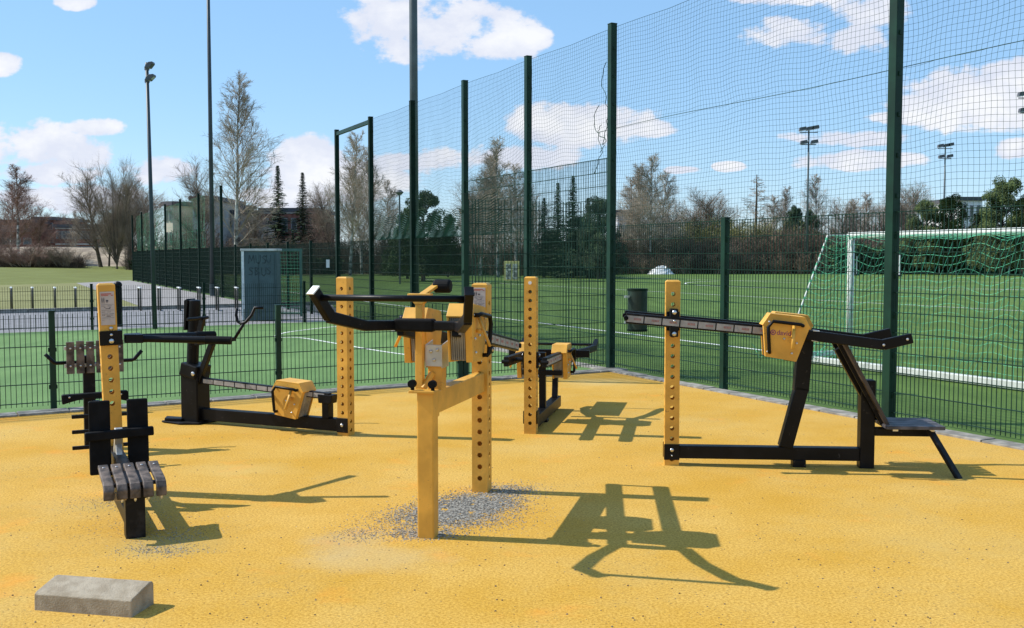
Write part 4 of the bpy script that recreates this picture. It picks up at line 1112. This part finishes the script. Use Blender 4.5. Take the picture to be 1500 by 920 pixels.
def tree(px, d, top, kind, seed, label, cm='twig', wid=1.0, name=None, group=None, base=0.0, tm=None, unit=10.0):
    h = (Z(top, d)-base)
    c = P(px, d, base); s = h/unit
    names = {'birch':'birch_tree','broad':'bare_tree','multi':'bare_tree','larch':'larch_tree','spruce':'spruce_tree','pine':'pine_tree','bush':'bare_bush'}
    t = thing(name or names[kind], label, 'bush' if kind == 'bush' else 'tree', c, (seed*1.7+px*.37) % 6.28, group or ('trees beyond the pitches' if kind != 'bush' else 'bushes beyond the pitches'))
    wid *= {'multi':1.1,'broad':1.3,'birch':1.22,'spruce':.95,'larch':1.25}.get(kind, 1.0); t.scale = (s*wid, s*wid, s)
    T, C = var((kind, seed))
    for me, nm, m in ((T,'trunk',M[tm or TRUNKM[kind]]),(C,'crown',M[cm])):
        o = bpy.data.objects.new(nm if kind != 'bush' else {'trunk':'stems','crown':'twigs'}[nm], with_mat(me, m)); COL.objects.link(o); o.parent = t
    return t
# left side
tree(28, 112, 240, 'birch', 1, 'narrow bare birch at the far left edge', 'twigred', 1.25, base=.9)
tree(55, 118, 300, 'broad', 2, 'low reddish bare tree right of the leftmost birch', 'twigred', .9, base=.9)
tree(4, 108, 318, 'broad', 3, 'low reddish bare tree cut by the left edge', 'twigred', 1.0, base=.9)
tree(112, 135, 306, 'birch', 2, 'thin pale sapling before the long red school', 'twig2', .8, base=.5)
tree(92, 150, 308, 'broad', 4, 'reddish bare tree behind the long red school roof', 'twigred', .8)
tree(172, 100, 228, 'multi', 1, 'large many-stemmed bare tree left of the slim lamp post', 'twig', .8)
tree(160, 112, 300, 'broad', 5, 'young tree with yellowish buds under the many-stemmed tree', 'twigyel', .8)
tree(206, 112, 262, 'broad', 3, 'bare spreading tree right behind the slim lamp post', 'twig', .9)
tree(236, 132, 272, 'broad', 1, 'wide bare tree before the cream building', 'twig', 1.25)
tree(300, 104, 232, 'broad', 2, 'tall bare tree left of the slim dark mast', 'twig', .75)
tree(346, 95, 108, 'birch', 5, 'very tall white-stemmed birch right of the slim dark mast', 'twig2', .92)
tree(376, 110, 300, 'broad', 6, 'low bare tree at the foot of the very tall birch', 'twig', .9)
tree(409, 108, 243, 'spruce', 1, 'narrow spruce, left one of the pair before the brick building', 'needle', 1.05)
tree(445, 106, 253, 'spruce', 2, 'narrow spruce, right one of the pair before the brick building', 'needle', 1.05)
tree(430, 96, 338, 'spruce', 3, 'small young spruce between the pair', 'needle', 1.3)
tree(390, 94, 345, 'bush', 3, 'grey twiggy bush below the spruce pair', 'twig', 1.2, unit=3.0)
tree(488, 104, 262, 'broad', 4, 'reddish bare tree left of the slim goalpost-shaped posts', 'twig', .85)
tree(513, 92, 190, 'birch', 4, 'tall pale birch inside the goalpost-shaped green posts', 'twig2', 1.0)
tree(545, 96, 214, 'birch', 5, 'tall pale birch right of the goalpost-shaped green posts', 'twig2', .95)
tree(572, 112, 262, 'birch', 1, 'shorter birch left of the grey mast', 'twig2', 1.0)
tree(620, 70, 268, 'pine', 1, 'dense dark pine behind the grey mast', 'bush', 1.05, base=-.2)
tree(597, 78, 300, 'pine', 2, 'low dark evergreen at the left foot of the dense pine', 'bush', 1.0)
tree(656, 84, 305, 'pine', 3, 'low dark evergreen right of the dense pine', 'bush', .8)
tree(730, 84, 200, 'birch', 2, 'tall budding birch between the two middle net posts', 'twig2', 1.1)
tree(756, 90, 236, 'birch', 4, 'budding birch close left of the net post above the sign board', 'twig2', 1.05)
tree(704, 92, 250, 'birch', 5, 'slim birch right of the pine between net posts', 'twig2', 1.1)
tree(797, 84, 290, 'spruce', 3, 'short dark spruce, leftmost of the evergreen clump', 'needle', 1.3)
tree(817, 82, 268, 'spruce', 4, 'middle height spruce in the evergreen clump', 'needle', 1.15)
tree(839, 80, 258, 'spruce', 1, 'tallest spruce of the evergreen clump', 'needle', 1.15)
tree(861, 82, 290, 'spruce', 2, 'low dark spruce in the middle of the evergreen clump', 'needle', 1.5)
tree(876, 78, 276, 'pine', 2, 'rounded dark pine at the right end of the evergreen clump', 'needle', .95)
tree(850, 86, 310, 'pine', 1, 'low dark pine behind the evergreen clump', 'needle', 1.3)
tree(806, 88, 330, 'pine', 3, 'low dark pine under the left spruce of the clump', 'needle', 1.2)
# right side behind the pitch
tree(952, 102, 226, 'birch', 1, 'tall pale birch just right of the tall corner post', 'twig2', 1.15)
tree(925, 106, 256, 'birch', 4, 'birch close beside the right of the tall corner post', 'twig2', 1.2)
tree(974, 112, 290, 'broad', 2, 'low bare tree right of the tall pale birch', 'twig', .9)
tree(1036, 122, 270, 'broad', 1, 'round bare tree left of the short fence post', 'twig', .95)
tree(1105, 118, 254, 'larch', 1, 'cone-shaped bare larch left of the first floodlight mast', 'twig2', 1.25)
tree(1146, 125, 272, 'birch', 5, 'thin bare tree between the larch and the small pine', 'twig', 1.0)
tree(1162, 122, 292, 'pine', 2, 'small dark pine left of the first floodlight mast', 'needle', .75)
tree(1196, 128, 252, 'birch', 3, 'slender birch right of the first floodlight mast', 'twig2', 1.0)
tree(1186, 126, 300, 'pine', 1, 'small dark pine right beside the first floodlight mast', 'needle', .7)
tree(1224, 130, 284, 'broad', 4, 'low bare tree right of the slender birch', 'twig', 1.0)
tree(1262, 132, 280, 'birch', 2, 'pale bare tree left of the thick net post', 'twig2', 1.1)
tree(1285, 128, 276, 'broad', 3, 'bare tree hidden by the thick net post', 'twig', .9)
tree(1335, 126, 256, 'broad', 5, 'bare tree right of the thick net post', 'twig2', 1.0)
tree(1356, 98, 284, 'pine', 1, 'broad green pine left of the second floodlight mast', 'pine', 1.1)
tree(1392, 96, 274, 'pine', 2, 'broad green pine right of the second floodlight mast', 'pine', 1.0)
tree(1466, 92, 248, 'pine', 3, 'largest green pine near the right edge', 'pine', 1.0)
tree(1497, 90, 276, 'pine', 1, 'green pine cut by the right edge', 'pine', .9)
tree(1440, 100, 300, 'pine', 2, 'low green pine between the larger pines at right', 'pine', 1.1)
tree(936, 104, 240, 'birch', 5, 'pale birch filling the gap just right of the corner post', 'twig2', 1.1)
tree(966, 108, 246, 'birch', 3, 'pale birch with a fine crown, third from the corner post', 'twig2', 1.0)
tree(1010, 120, 292, 'broad', 6, 'low bare tree left of the round bare tree', 'twig', 1.1)
tree(1052, 124, 288, 'broad', 2, 'low bare tree right of the round bare tree', 'twig', 1.2)
tree(1125, 124, 284, 'birch', 2, 'low pale tree just right of the larch', 'twig2', 1.2)
tree(1310, 128, 286, 'broad', 6, 'low bare tree just right of the thick net post', 'twig2', 1.2)
tree(1242, 128, 290, 'birch', 4, 'low pale tree midway between first floodlight and thick post', 'twig2', 1.3)
tree(690, 96, 262, 'broad', 5, 'bare tree between the dense pine and the budding birches', 'twig2', 1.0)
tree(718, 96, 226, 'birch', 1, 'budding birch left of the tallest budding birch', 'twig2', 1.1)
tree(785, 100, 262, 'birch', 3, 'bare birch behind the leftmost spruce of the clump', 'twig2', 1.2)
tree(530, 98, 240, 'birch', 3, 'bare birch between the two slim goalpost-shaped posts', 'twig2', 1.2)
tree(462, 112, 290, 'broad', 1, 'low reddish bare tree right of the spruce pair', 'twigred', 1.0)
tree(150, 106, 250, 'broad', 2, 'bare tree crowding the left of the many-stemmed tree', 'twig', 1.0)
tree(190, 104, 245, 'broad', 6, 'bare tree crowding the right of the many-stemmed tree', 'twig', .9)
tree(18, 116, 262, 'birch', 3, 'bare birch close behind the leftmost narrow birch', 'twigred', 1.2, base=.9)
# bushes
for i, (px, d, top, cm, w, s, lab) in enumerate((
    (10,100,352,'twigred',1.9,1,'reddish bush at the left edge before the red wing'), (40,98,356,'twigred',1.9,2,'reddish bush below the leftmost birch'), (70,99,360,'twig',1.9,3,'brown bush right of the leftmost birch'),
    (98,99,362,'twig',1.7,1,'brown bush at the right end of the hedge row'), (1000,117,326,'twigyel',1.7,2,'yellow green willow bush left of the round bare tree'), (1038,115,319,'twigyel',1.6,3,'yellow green willow bush under the round bare tree'),
    (1075,116,321,'twigyel',1.6,1,'yellow green willow bush behind the short fence post'), (1118,118,328,'twigyel',1.4,2,'dull green bush under the larch'), (962,117,334,'twigyel',1.5,1,'dull green bush right of the tall pale birch'))):
    tree(px, d, top, 'bush', s, lab, cm, w, unit=3.0, base=.8 if px < 120 else 0)
# woods and undergrowth that read as one mass
def woods(name, label, spans, seed, mats, dens=1.0):
    random.seed(seed); mb = MB()
    for (x0, x1, y0, y1, h0, h1, n) in spans:
        for i in range(int(n*dens)):
            d = random.uniform(y0,y1); px = random.uniform(x0,x1); c = P(px, d); h = random.uniform(h0,h1)*(.8+.3*noise.noise(V((c.x*.12, c.y*.05, seed))))
            mb.cur = 0 if random.random() < .6 else 1
            p = limb(mb, (c.x,c.y,-.1), (random.uniform(-.08,.08),random.uniform(-.05,.05),1), h, random.uniform(.025,.07), 4, 3, .08, 0)
            for k in range(16):
                f = .03+.97*random.random(); p2, d2 = at(p, f); L = random.uniform(.4,1.3)*(1.15-f*.6)
                b = limb(mb, p2, rot_about(d2, random.uniform(.4,1.2)), L, .022, 2, 3, .2, -.02)
                for q_ in range(3):
                    p3, d3 = at(b, random.random()*.99); limb(mb, p3, rot_about(d3,.8), L*.5, .013, 1, 3, .2, 0)
    o = mb.build(name, [M[m] for m in mats]); tag(o, label, 'woods', kind='stuff'); return o
M['wood_a'] = new_mat('dark_thicket', (.105,.075,.052), .95, 0, .35, .5); M['wood_b'] = new_mat('brown_thicket', (.20,.14,.095), .95, 0, .35, .5)
woods('bare_woods', 'brown leafless woods across the far side of the big pitch', [(895,1560,101,112,3.4,5.3,2600),(1180,1560,112,128,4.5,7.0,900),(560,900,90,120,2.2,4.6,1100),(895,1560,99,103,1.4,2.6,700)], 7, ['wood_a','wood_b'])
woods('left_thicket', 'brown leafless thicket beyond the receding fence', [(185,570,98,128,2.0,5.0,1100),(0,120,99,104,1.4,2.2,350)], 9, ['wood_a','wood_b'])
woods('distant_treeline', 'pale distant treeline low on the horizon', [(-300,1900,190,230,6,10.5,1500)], 12, ['wood_b','wood_a'])
# evergreen hedge behind the pitch, lumpy and dark
def hedge(name, label, x0, x1, d, h, n, seed, m):
    random.seed(seed); mb = MB()
    for i in range(n):
        px = random.uniform(x0,x1); c = P(px, d+random.uniform(-1.2,1.6)); hh = h*(.75+.4*noise.noise(V((px*.03,0,seed)))+.08*random.random()); z = hh*random.random()**.7
        p = V((c.x+random.uniform(-.2,.2), c.y, z)); l = random.uniform(.12,.30); u = V((random.uniform(-1,1),random.uniform(-1,1),random.uniform(-.6,1))).normalized()*l; v = u.orthogonal().normalized()*l*.45
        mb.add([p-v,p+u,p+v,p-u*.6], [(0,1,2,3)])
    o = mb.build(name, M[m]); tag(o, label, 'hedge'); return o
hedge('evergreen_hedge', 'dark green evergreen hedge behind the football goal net', 1215, 1530, 99, 3.6, 15000, 3, 'bush')
hedge('garden_hedge', 'low dark hedge across the pitch beneath the evergreen clump', 560, 905, 96, 1.5, 9000, 4, 'needle')
hedge('roadside_hedge', 'dark hedge behind the receding fence', 190, 500, 100, 1.9, 9000, 6, 'bush')

# ------------------------------------------------------------------ buildings
brick = new_mat('red_brick', (.21,.085,.06), .9, 0, .25, 1.5); cream = new_mat('cream_render', (.56,.50,.38), .9, 0, .08, .6); greyr = new_mat('grey_render', (.40,.385,.35), .9, 0, .1, .5)
dark = new_mat('dark_window_glass', (.05,.06,.07), .12, 0, .3, .4); wfr = new_mat('grey_frames', (.24,.23,.22), .7, 0, .1, 1); roofm = new_mat('dark_roof_sheet', (.07,.07,.08), .7, 0, .1, 1); concr = new_mat('pale_concrete_bands', (.45,.43,.4), .9, 0, .1, 1)
def building(name, label, px0, px1, d, top, wall, floors, cols, base=0.0, depth=12, wh=1.3, band=True, roof_h=.5, wr=.65, rz=0.0):
    a = P(px0, d); b = P(px1, d); W_ = b.x-a.x; H = Z(top, d)-base
    t = thing(name, label, 'building', (a.x, d, base), rz)
    mb = MB(); mb.box((0,0,-2),(W_,depth,H-roof_h)); mb.build('wall', wall, t)
    mb = MB(); mb.box((-.3,-.3,H-roof_h),(W_+.3,depth+.3,H)); mb.build('roof', roofm, t)
    fh = (H-roof_h)/floors
    for f in range(floors):
        for c in range(cols):
            cw = W_/cols; x0 = c*cw+cw*(1-wr)/2; x1 = x0+cw*wr; z0 = f*fh+fh*.32; z1 = z0+fh*.45
            mb = MB(); mb.box((x0-.08,-.09,z0-.08),(x1+.08,-.002,z1+.08)); fr = mb.build('window', wfr, t)
            mb = MB()
            k = max(1, int((x1-x0)/1.3))
            for q_ in range(k): mb.box((x0+(x1-x0)*q_/k+.05,-.12,z0),(x0+(x1-x0)*(q_+1)/k-.05,-.091,z1))
            mb.build('pane', dark, fr)
    if band:
        mb = MB()
        for f in range(1, floors+1): mb.box((-.05,-.14,f*fh-.2),(W_+.05,-.003,f*fh-.02))
        mb.build('concrete_band', concr, t)
    return t
building('school_building', 'long low red brick school with window bands at left', 84, 150, 150, 329, brick, 2, 7, base=1.4, wr=.8)
building('brick_wing', 'taller red brick wing left of the long school', 52, 82, 155, 318, brick, 3, 2, base=1.2, band=False)
building('brick_annex', 'red brick annex at the left edge behind the reddish trees', -60, 50, 150, 322, brick, 3, 7, base=1.2, band=False)
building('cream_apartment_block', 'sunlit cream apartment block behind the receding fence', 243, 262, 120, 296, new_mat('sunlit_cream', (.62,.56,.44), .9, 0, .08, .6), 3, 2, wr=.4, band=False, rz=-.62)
building('green_grey_block', 'tall grey apartment block left of the slim dark mast', 284, 318, 118, 288, greyr, 3, 3, band=False, wr=.35)
building('grey_flat_block', 'low grey block behind the very tall birch', 320, 370, 124, 308, greyr, 3, 4, band=False, wr=.4)
building('brick_block', 'red brick block behind the spruce pair', 384, 466, 126, 305, brick, 2, 6, base=0, band=True, wr=.5)
building('grey_annex', 'small grey annex left of the red brick block', 371, 398, 122, 324, greyr, 2, 2, band=False, wr=.5)
building('pale_house', 'pale grey building between birches right of the tall corner post', 904, 924, 120, 308, new_mat('pale_grey_render', (.5,.52,.55), .9, 0, .08, 1), 2, 2, band=False, wr=.3)
building('white_house', 'pale building glimpsed between the pine and the birches', 676, 706, 125, 306, cream, 2, 3, band=False, wr=.5)
building('white_roofed_house', 'white walled house behind the pines at right', 1405, 1436, 135, 289, M['white'], 3, 3, band=False, wr=.3)

# white tarpaulin heap beyond the pitch
random.seed(21); g = P(968, 99)
mb = MB(); N_ = 14; vs = []; fs = []
for j in range(8):
    for i in range(N_):
        a = 2*math.pi*i/N_; f = 1-j/7.5; w = (.9+.25*noise.noise(V((i,j*.3,2))))
        vs.append((g.x+1.5*f**.6*math.cos(a)*w, g.y+1.2*f**.6*math.sin(a)*w, 0.85*(j/7)**.8*(.85+.35*noise.noise(V((i*.8,j,5))))))
for j in range(7):
    for i in range(N_): fs.append((j*N_+i, j*N_+(i+1) % N_, (j+1)*N_+(i+1) % N_, (j+1)*N_+i))
fs.append(tuple(7*N_+i for i in range(N_)))
mb.add(vs, fs); tag(mb.build('tarpaulin_heap', M['palelit']), 'white tarpaulin covered heap at the far edge of the pitch', 'heap')

# cars behind the evergreen clump
def car(px, d, rz, col, label):
    t = thing('parked_car', label, 'car', P(px, d), rz, 'cars parked beyond the pitch')
    m = new_mat('car_paint_'+str(px), col, .25, .1, .05, 2); L_ = 4.3
    mb = MB(); mb.prism([(-2.15,.28),(2.1,.28),(2.15,.62),(2.02,.86),(1.15,.95),(.55,1.40),(-1.0,1.44),(-1.85,1.02),(-2.13,.9)], (0,0,0),(1,0,0),(0,0,1),(0,1,0),-.85,.85); b_ = mb.build('body', m, t, bevel=.08, seg=2)
    for s in (-.86,.852):
        mb = MB(); mb.prism([(1.0,.97),(.5,1.33),(-.15,1.36),(-.15,.97)], (0,s,0),(1,0,0),(0,0,1),(0,1,0),0,.008); mb.prism([(-.22,.97),(-.22,1.36),(-.95,1.36),(-1.55,1.0)], (0,s,0),(1,0,0),(0,0,1),(0,1,0),0,.008); mb.build('side_window', dark, t)
    for x in (-1.35,1.3):
        for y in (-.86,.70):
            mb = MB(); mb.tube([(x,y,.32),(x,y+.18,.32)], .32, 16); w_ = mb.build('wheel', M['rubber'], t); mb = MB(); mb.tube([(x,y-.01,.32),(x,y+.19,.32)], .19, 12); mb.build('rim', M['silver'], w_)
    for y in (-.62,.62): mb = MB(); mb.box((2.10,y-.15,.64),(2.16,y+.15,.76)); mb.build('headlight', M['lampglass'], t)
car(810, 104, .3, (.6,.62,.62), 'white car parked behind the left of the evergreen clump')
car(866, 106, .1, (.35,.37,.4), 'grey car parked behind the right of the evergreen clump')

# ------------------------------------------------------------------ people (small, far)
def person(px, d, z, heading, label, shirt, trousers, hair, stride=.25, h=1.75, arm=0.15, lean=.0):
    t = thing('person', label, 'person', P(px, d, z), heading, 'people across the pitch')
    s = h/1.75
    hip = .92; J = {}
    pts = {'pel':(0,0,hip),'wai':(.01+lean*.3,0,1.12),'che':(.02+lean*.8,0,1.34),'nec':(.02+lean,0,1.49),'chn':(.03+lean,0,1.56),'hea':(.035+lean,0,1.66),'top':(.02+lean,0,1.735)}
    for sd, sg in (('l',1),('r',-1)):
        k = stride*sg
        pts['hp'+sd] = (0,.09*sg,hip-.04); pts['kn'+sd] = (k*.55+.04,.095*sg,.50); pts['an'+sd] = (k*.95-.02,.10*sg,.09); pts['to'+sd] = (k*.95+.15,.11*sg,.03)
        pts['sh'+sd] = (.02+lean*.9,.18*sg,1.42); pts['el'+sd] = (-k*.4+lean*.8,.225*sg,1.15); pts['wr'+sd] = (-k*.6+arm+lean*.8,.21*sg,.93); pts['ha'+sd] = (-k*.6+arm*1.3+lean*.8,.20*sg,.85)
    rad = {'pel':.13,'wai':.115,'che':.135,'nec':.055,'chn':.075,'hea':.098,'top':.05}
    for sd in 'lr': rad.update({'hp'+sd:.09,'kn'+sd:.058,'an'+sd:.04,'to'+sd:.032,'sh'+sd:.06,'el'+sd:.042,'wr'+sd:.03,'ha'+sd:.035})
    edges = [('pel','wai'),('wai','che'),('che','nec'),('nec','chn'),('chn','hea'),('hea','top')]
    for sd in 'lr': edges += [('pel','hp'+sd),('hp'+sd,'kn'+sd),('kn'+sd,'an'+sd),('an'+sd,'to'+sd),('che','sh'+sd),('sh'+sd,'el'+sd),('el'+sd,'wr'+sd),('wr'+sd,'ha'+sd)]
    def skin(name, es, mat_, grow, parent, root):
        ks = []
        for e in es:
            for k in e:
                if k not in ks: ks.append(k)
        me = bpy.data.meshes.new(name); me.from_pydata([tuple(c*s for c in pts[k]) for k in ks], [(ks.index(a_), ks.index(b_)) for a_, b_ in es], [])
        o = bpy.data.objects.new(name, me); COL.objects.link(o); o.parent = parent; me.materials.append(mat_)
        md = o.modifiers.new('Skin','SKIN'); o.modifiers.new('Sub','SUBSURF').levels = 1; o.modifiers['Sub'].render_levels = 1
        for i, k in enumerate(ks):
            sv = me.skin_vertices[0].data[i]; sv.radius = (rad[k]*s*grow,)*2; sv.use_root = (k == root)
        return o
    skin('body', edges, new_mat('skin_%d' % px, (.45,.28,.2), .6, 0, .05, 3), 1.0, t, 'pel')
    skin('shirt', [e for e in edges if set(e) <= {'pel','wai','che','shl','shr','ell','elr','wrl','wrr'}], new_mat('shirt_%d' % px, shirt, .8, 0, .1, 5), 1.2, t, 'pel')
    skin('trousers', [e for e in edges if set(e) <= {'pel','hpl','hpr','knl','knr','anl','anr'}], new_mat('trousers_%d' % px, trousers, .8, 0, .1, 5), 1.18, t, 'pel')
    mb = MB(); c = V(pts['hea'])*s
    for i in range(6): pass
    mb.tube([c+V((-.02,0,-.05))*s, c+V((-.025,0,.03))*s, c+V((-.02,0,.085))*s, c+V((-.01,0,.12))*s], [.10*s,.115*s,.095*s,.03*s], 12); mb.build('hair', new_mat('hair_%d' % px, hair, .7, 0, .1, 5), t, smooth=True)
    return t
person(1090, 108, 0, 1.2, 'walking person in white top at the far pitch edge, left of two', (.75,.75,.72), (.03,.03,.04), (.08,.05,.03), .2, 1.62)
person(1113, 108, 0, 2.8, 'person in white top at the far pitch edge, right of two', (.78,.78,.75), (.03,.03,.035), (.06,.04,.03), .15, 1.65, .3)
person(643, 106, 0, -1.5, 'person in pale clothes walking behind the pine and the net posts', (.5,.5,.47), (.12,.12,.14), (.06,.04,.03), .3, 1.7)
person(497, 104, 0, 3.0, 'runner in a pale top and light trousers beside the slim post', (.55,.55,.52), (.36,.30,.22), (.06,.04,.03), .45, 1.7, .2, .05)

# ------------------------------------------------------------------ sky, sun, camera
w = bpy.data.worlds.new("World"); scene.world = w; w.use_nodes = True; nt = w.node_tree; L = nt.links.new
for n_ in list(nt.nodes): nt.nodes.remove(n_)
out = nt.nodes.new('ShaderNodeOutputWorld'); bg = nt.nodes.new('ShaderNodeBackground'); bg.inputs[1].default_value = SKY_STR = .115
sk = nt.nodes.new('ShaderNodeTexSky'); sk.sky_type = 'NISHITA'; sk.sun_disc = False
S_EL = math.atan2(1, math.hypot(1.03,.172)); S_AZ = math.atan2(-1.03,.172)
sk.sun_elevation = S_EL; sk.sun_rotation = S_AZ % (2*math.pi); sk.air_density = 1.0; sk.dust_density = .0; sk.ozone_density = 1.4; sk.altitude = 50
tc = nt.nodes.new('ShaderNodeTexCoord'); sep = nt.nodes.new('ShaderNodeSeparateXYZ'); L(tc.outputs['Generated'], sep.inputs[0])
def mth(op, a, b=None, c=None, clamp=False):
    k = nt.nodes.new('ShaderNodeMath'); k.operation = op; k.use_clamp = clamp
    for i, x in enumerate((a,b,c)):
        if x is None: continue
        if isinstance(x, (int,float)): k.inputs[i].default_value = x
        else: L(x, k.inputs[i])
    return k.outputs[0]
ymax = mth('MAXIMUM', sep.outputs['Y'], .02); u = mth('DIVIDE', sep.outputs['X'], ymax); v = mth('DIVIDE', sep.outputs['Z'], ymax)
cmb = nt.nodes.new('ShaderNodeCombineXYZ'); L(u, cmb.inputs[0]); L(v, cmb.inputs[1])
def noi(scale, det, rough, off, sy=1.0, sx=1.0):
    mp = nt.nodes.new('ShaderNodeMapping'); mp.inputs['Location'].default_value = off; mp.inputs['Scale'].default_value = (sx,sy,1)
    L(cmb.outputs[0], mp.inputs['Vector']); n = nt.nodes.new('ShaderNodeTexNoise'); n.inputs['Scale'].default_value = scale; n.inputs['Detail'].default_value = det; n.inputs['Roughness'].default_value = rough
    L(mp.outputs[0], n.inputs['Vector']); return n.outputs['Fac']
n1 = noi(9, 8, .58, (3.1,1.7,0), 1.5); n2 = noi(28, 6, .6, (7,2,0), 1.4)
nn = mth('ADD', mth('MULTIPLY', mth('SUBTRACT', n1, .5), 4.6), mth('MULTIPLY', mth('SUBTRACT', n2, .5), 2.4))
CL = [(650,42,118,52),(720,70,70,30),(575,30,60,40),(18,215,120,38),(110,225,60,30),(60,255,90,18),(143,188,40,14),(10,98,28,18),(116,8,26,12),(30,285,60,16),(125,292,75,20),(250,248,60,22),(455,232,62,30),(500,262,130,26),(640,238,90,20),
      (835,188,118,32),(760,230,90,20),(940,190,45,14),(770,62,34,18),(1160,52,70,22),(1250,60,55,22),(1270,18,65,32),(1130,0,90,16),(1440,150,125,44),(1490,120,60,30),(1240,205,90,12),(1260,235,95,14),(1480,220,40,16),(1067,245,22,7),(1330,175,60,10),(995,250,28,6),(420,290,80,16)]
acc = None
for (px, py, rx, ry) in CL:
    cu, cv = (px-750)/FPX, (HY-py)/FPX
    a = mth('DIVIDE', mth('SUBTRACT', u, cu), rx*1.12/FPX); b = mth('DIVIDE', mth('SUBTRACT', v, cv), ry*1.12/FPX)
    dd = mth('SUBTRACT', 1.0, mth('ADD', mth('MULTIPLY', a, a), mth('MULTIPLY', b, b)))
    acc = dd if acc is None else mth('MAXIMUM', acc, dd)
# clouds over the rest of the sky (behind and beside the view)
gen = nt.nodes.new('ShaderNodeTexNoise'); gen.inputs['Scale'].default_value = 3.0; gen.inputs['Detail'].default_value = 8
mpg = nt.nodes.new('ShaderNodeMapping'); mpg.inputs['Scale'].default_value = (1,1,2.6); L(tc.outputs['Generated'], mpg.inputs['Vector']); L(mpg.outputs[0], gen.inputs['Vector'])
other = mth('MULTIPLY', mth('SUBTRACT', gen.outputs['Fac'], .56), 9.0)
side = mth('MULTIPLY', mth('SUBTRACT', mth('MAXIMUM', mth('ABSOLUTE', u), mth('MULTIPLY', v, 1.8)), .62), 6.0, clamp=True)
acc2 = mth('ADD', mth('MULTIPLY', acc, 1.15), nn)
dens = mth('MULTIPLY', mth('ADD', acc2, .04), 1.8, clamp=True)
sm = nt.nodes.new('ShaderNodeMapRange'); sm.interpolation_type = 'SMOOTHSTEP'; L(dens, sm.inputs['Value'])
dens = mth('ADD', mth('MULTIPLY', sm.outputs[0], mth('SUBTRACT', 1.0, side)), mth('MULTIPLY', mth('MULTIPLY', other, 1.0, clamp=True), side))
above = mth('MULTIPLY', sep.outputs['Z'], 40.0, clamp=True)
dens = mth('MULTIPLY', mth('MULTIPLY', dens, above), .97)
# cloud tone: greyer inside and underneath
n3 = noi(9, 8, .58, (3.1,1.66,0), 1.5)
under = mth('MULTIPLY', mth('ADD', mth('MULTIPLY', mth('SUBTRACT', n1, n3), 4.0), mth('MULTIPLY', acc2, .5)), .9, clamp=True)
cr = nt.nodes.new('ShaderNodeMix'); cr.data_type = 'RGBA'; L(under, cr.inputs[0]); cr.inputs[6].default_value = (5.6,5.9,6.8,1); cr.inputs[7].default_value = (7.0,7.1,7.4,1)
skm = nt.nodes.new('ShaderNodeMix'); skm.data_type = 'RGBA'; L(dens, skm.inputs[0]); hs = nt.nodes.new('ShaderNodeHueSaturation'); hs.inputs['Saturation'].default_value = 1.12; hs.inputs['Value'].default_value = 1.35; L(sk.outputs[0], hs.inputs['Color']); 
flat = nt.nodes.new('ShaderNodeMix'); flat.data_type = 'RGBA'; flat.inputs[0].default_value = .62; flat.inputs[7].default_value = (2.25,4.2,6.8,1); L(hs.outputs[0], flat.inputs[6]); L(flat.outputs[2], skm.inputs[6]); L(cr.outputs[2], skm.inputs[7])
L(skm.outputs[2], bg.inputs[0]); L(bg.outputs[0], out.inputs[0])

sd = bpy.data.lights.new('sun', 'SUN'); sd.energy = 4.6; sd.angle = R(.5); sd.color = (1,.955,.88)
so = bpy.data.objects.new('sun', sd); COL.objects.link(so)
so.rotation_euler = V((1.03,-.172,-1)).to_track_quat('-Z','Y').to_euler()

cam = bpy.data.cameras.new('camera'); co = bpy.data.objects.new('camera', cam); COL.objects.link(co)
cam.sensor_width = 36; cam.lens = 36*FPX/1500; cam.clip_end = 4000; cam.clip_start = .05
co.location = (0,0,CH); co.rotation_euler = (R(90)-math.atan((460-HY)/FPX), 0, 0); scene.camera = co
scene.view_settings.view_transform = 'Standard'; scene.view_settings.look = 'None'; scene.view_settings.gamma = 1; scene.view_settings.use_curve_mapping = False
scene.view_settings.exposure = 0.28
scene.render.resolution_x = 1024; scene.render.resolution_y = 628
scene.cycles.max_bounces = 6; scene.cycles.use_denoising = True
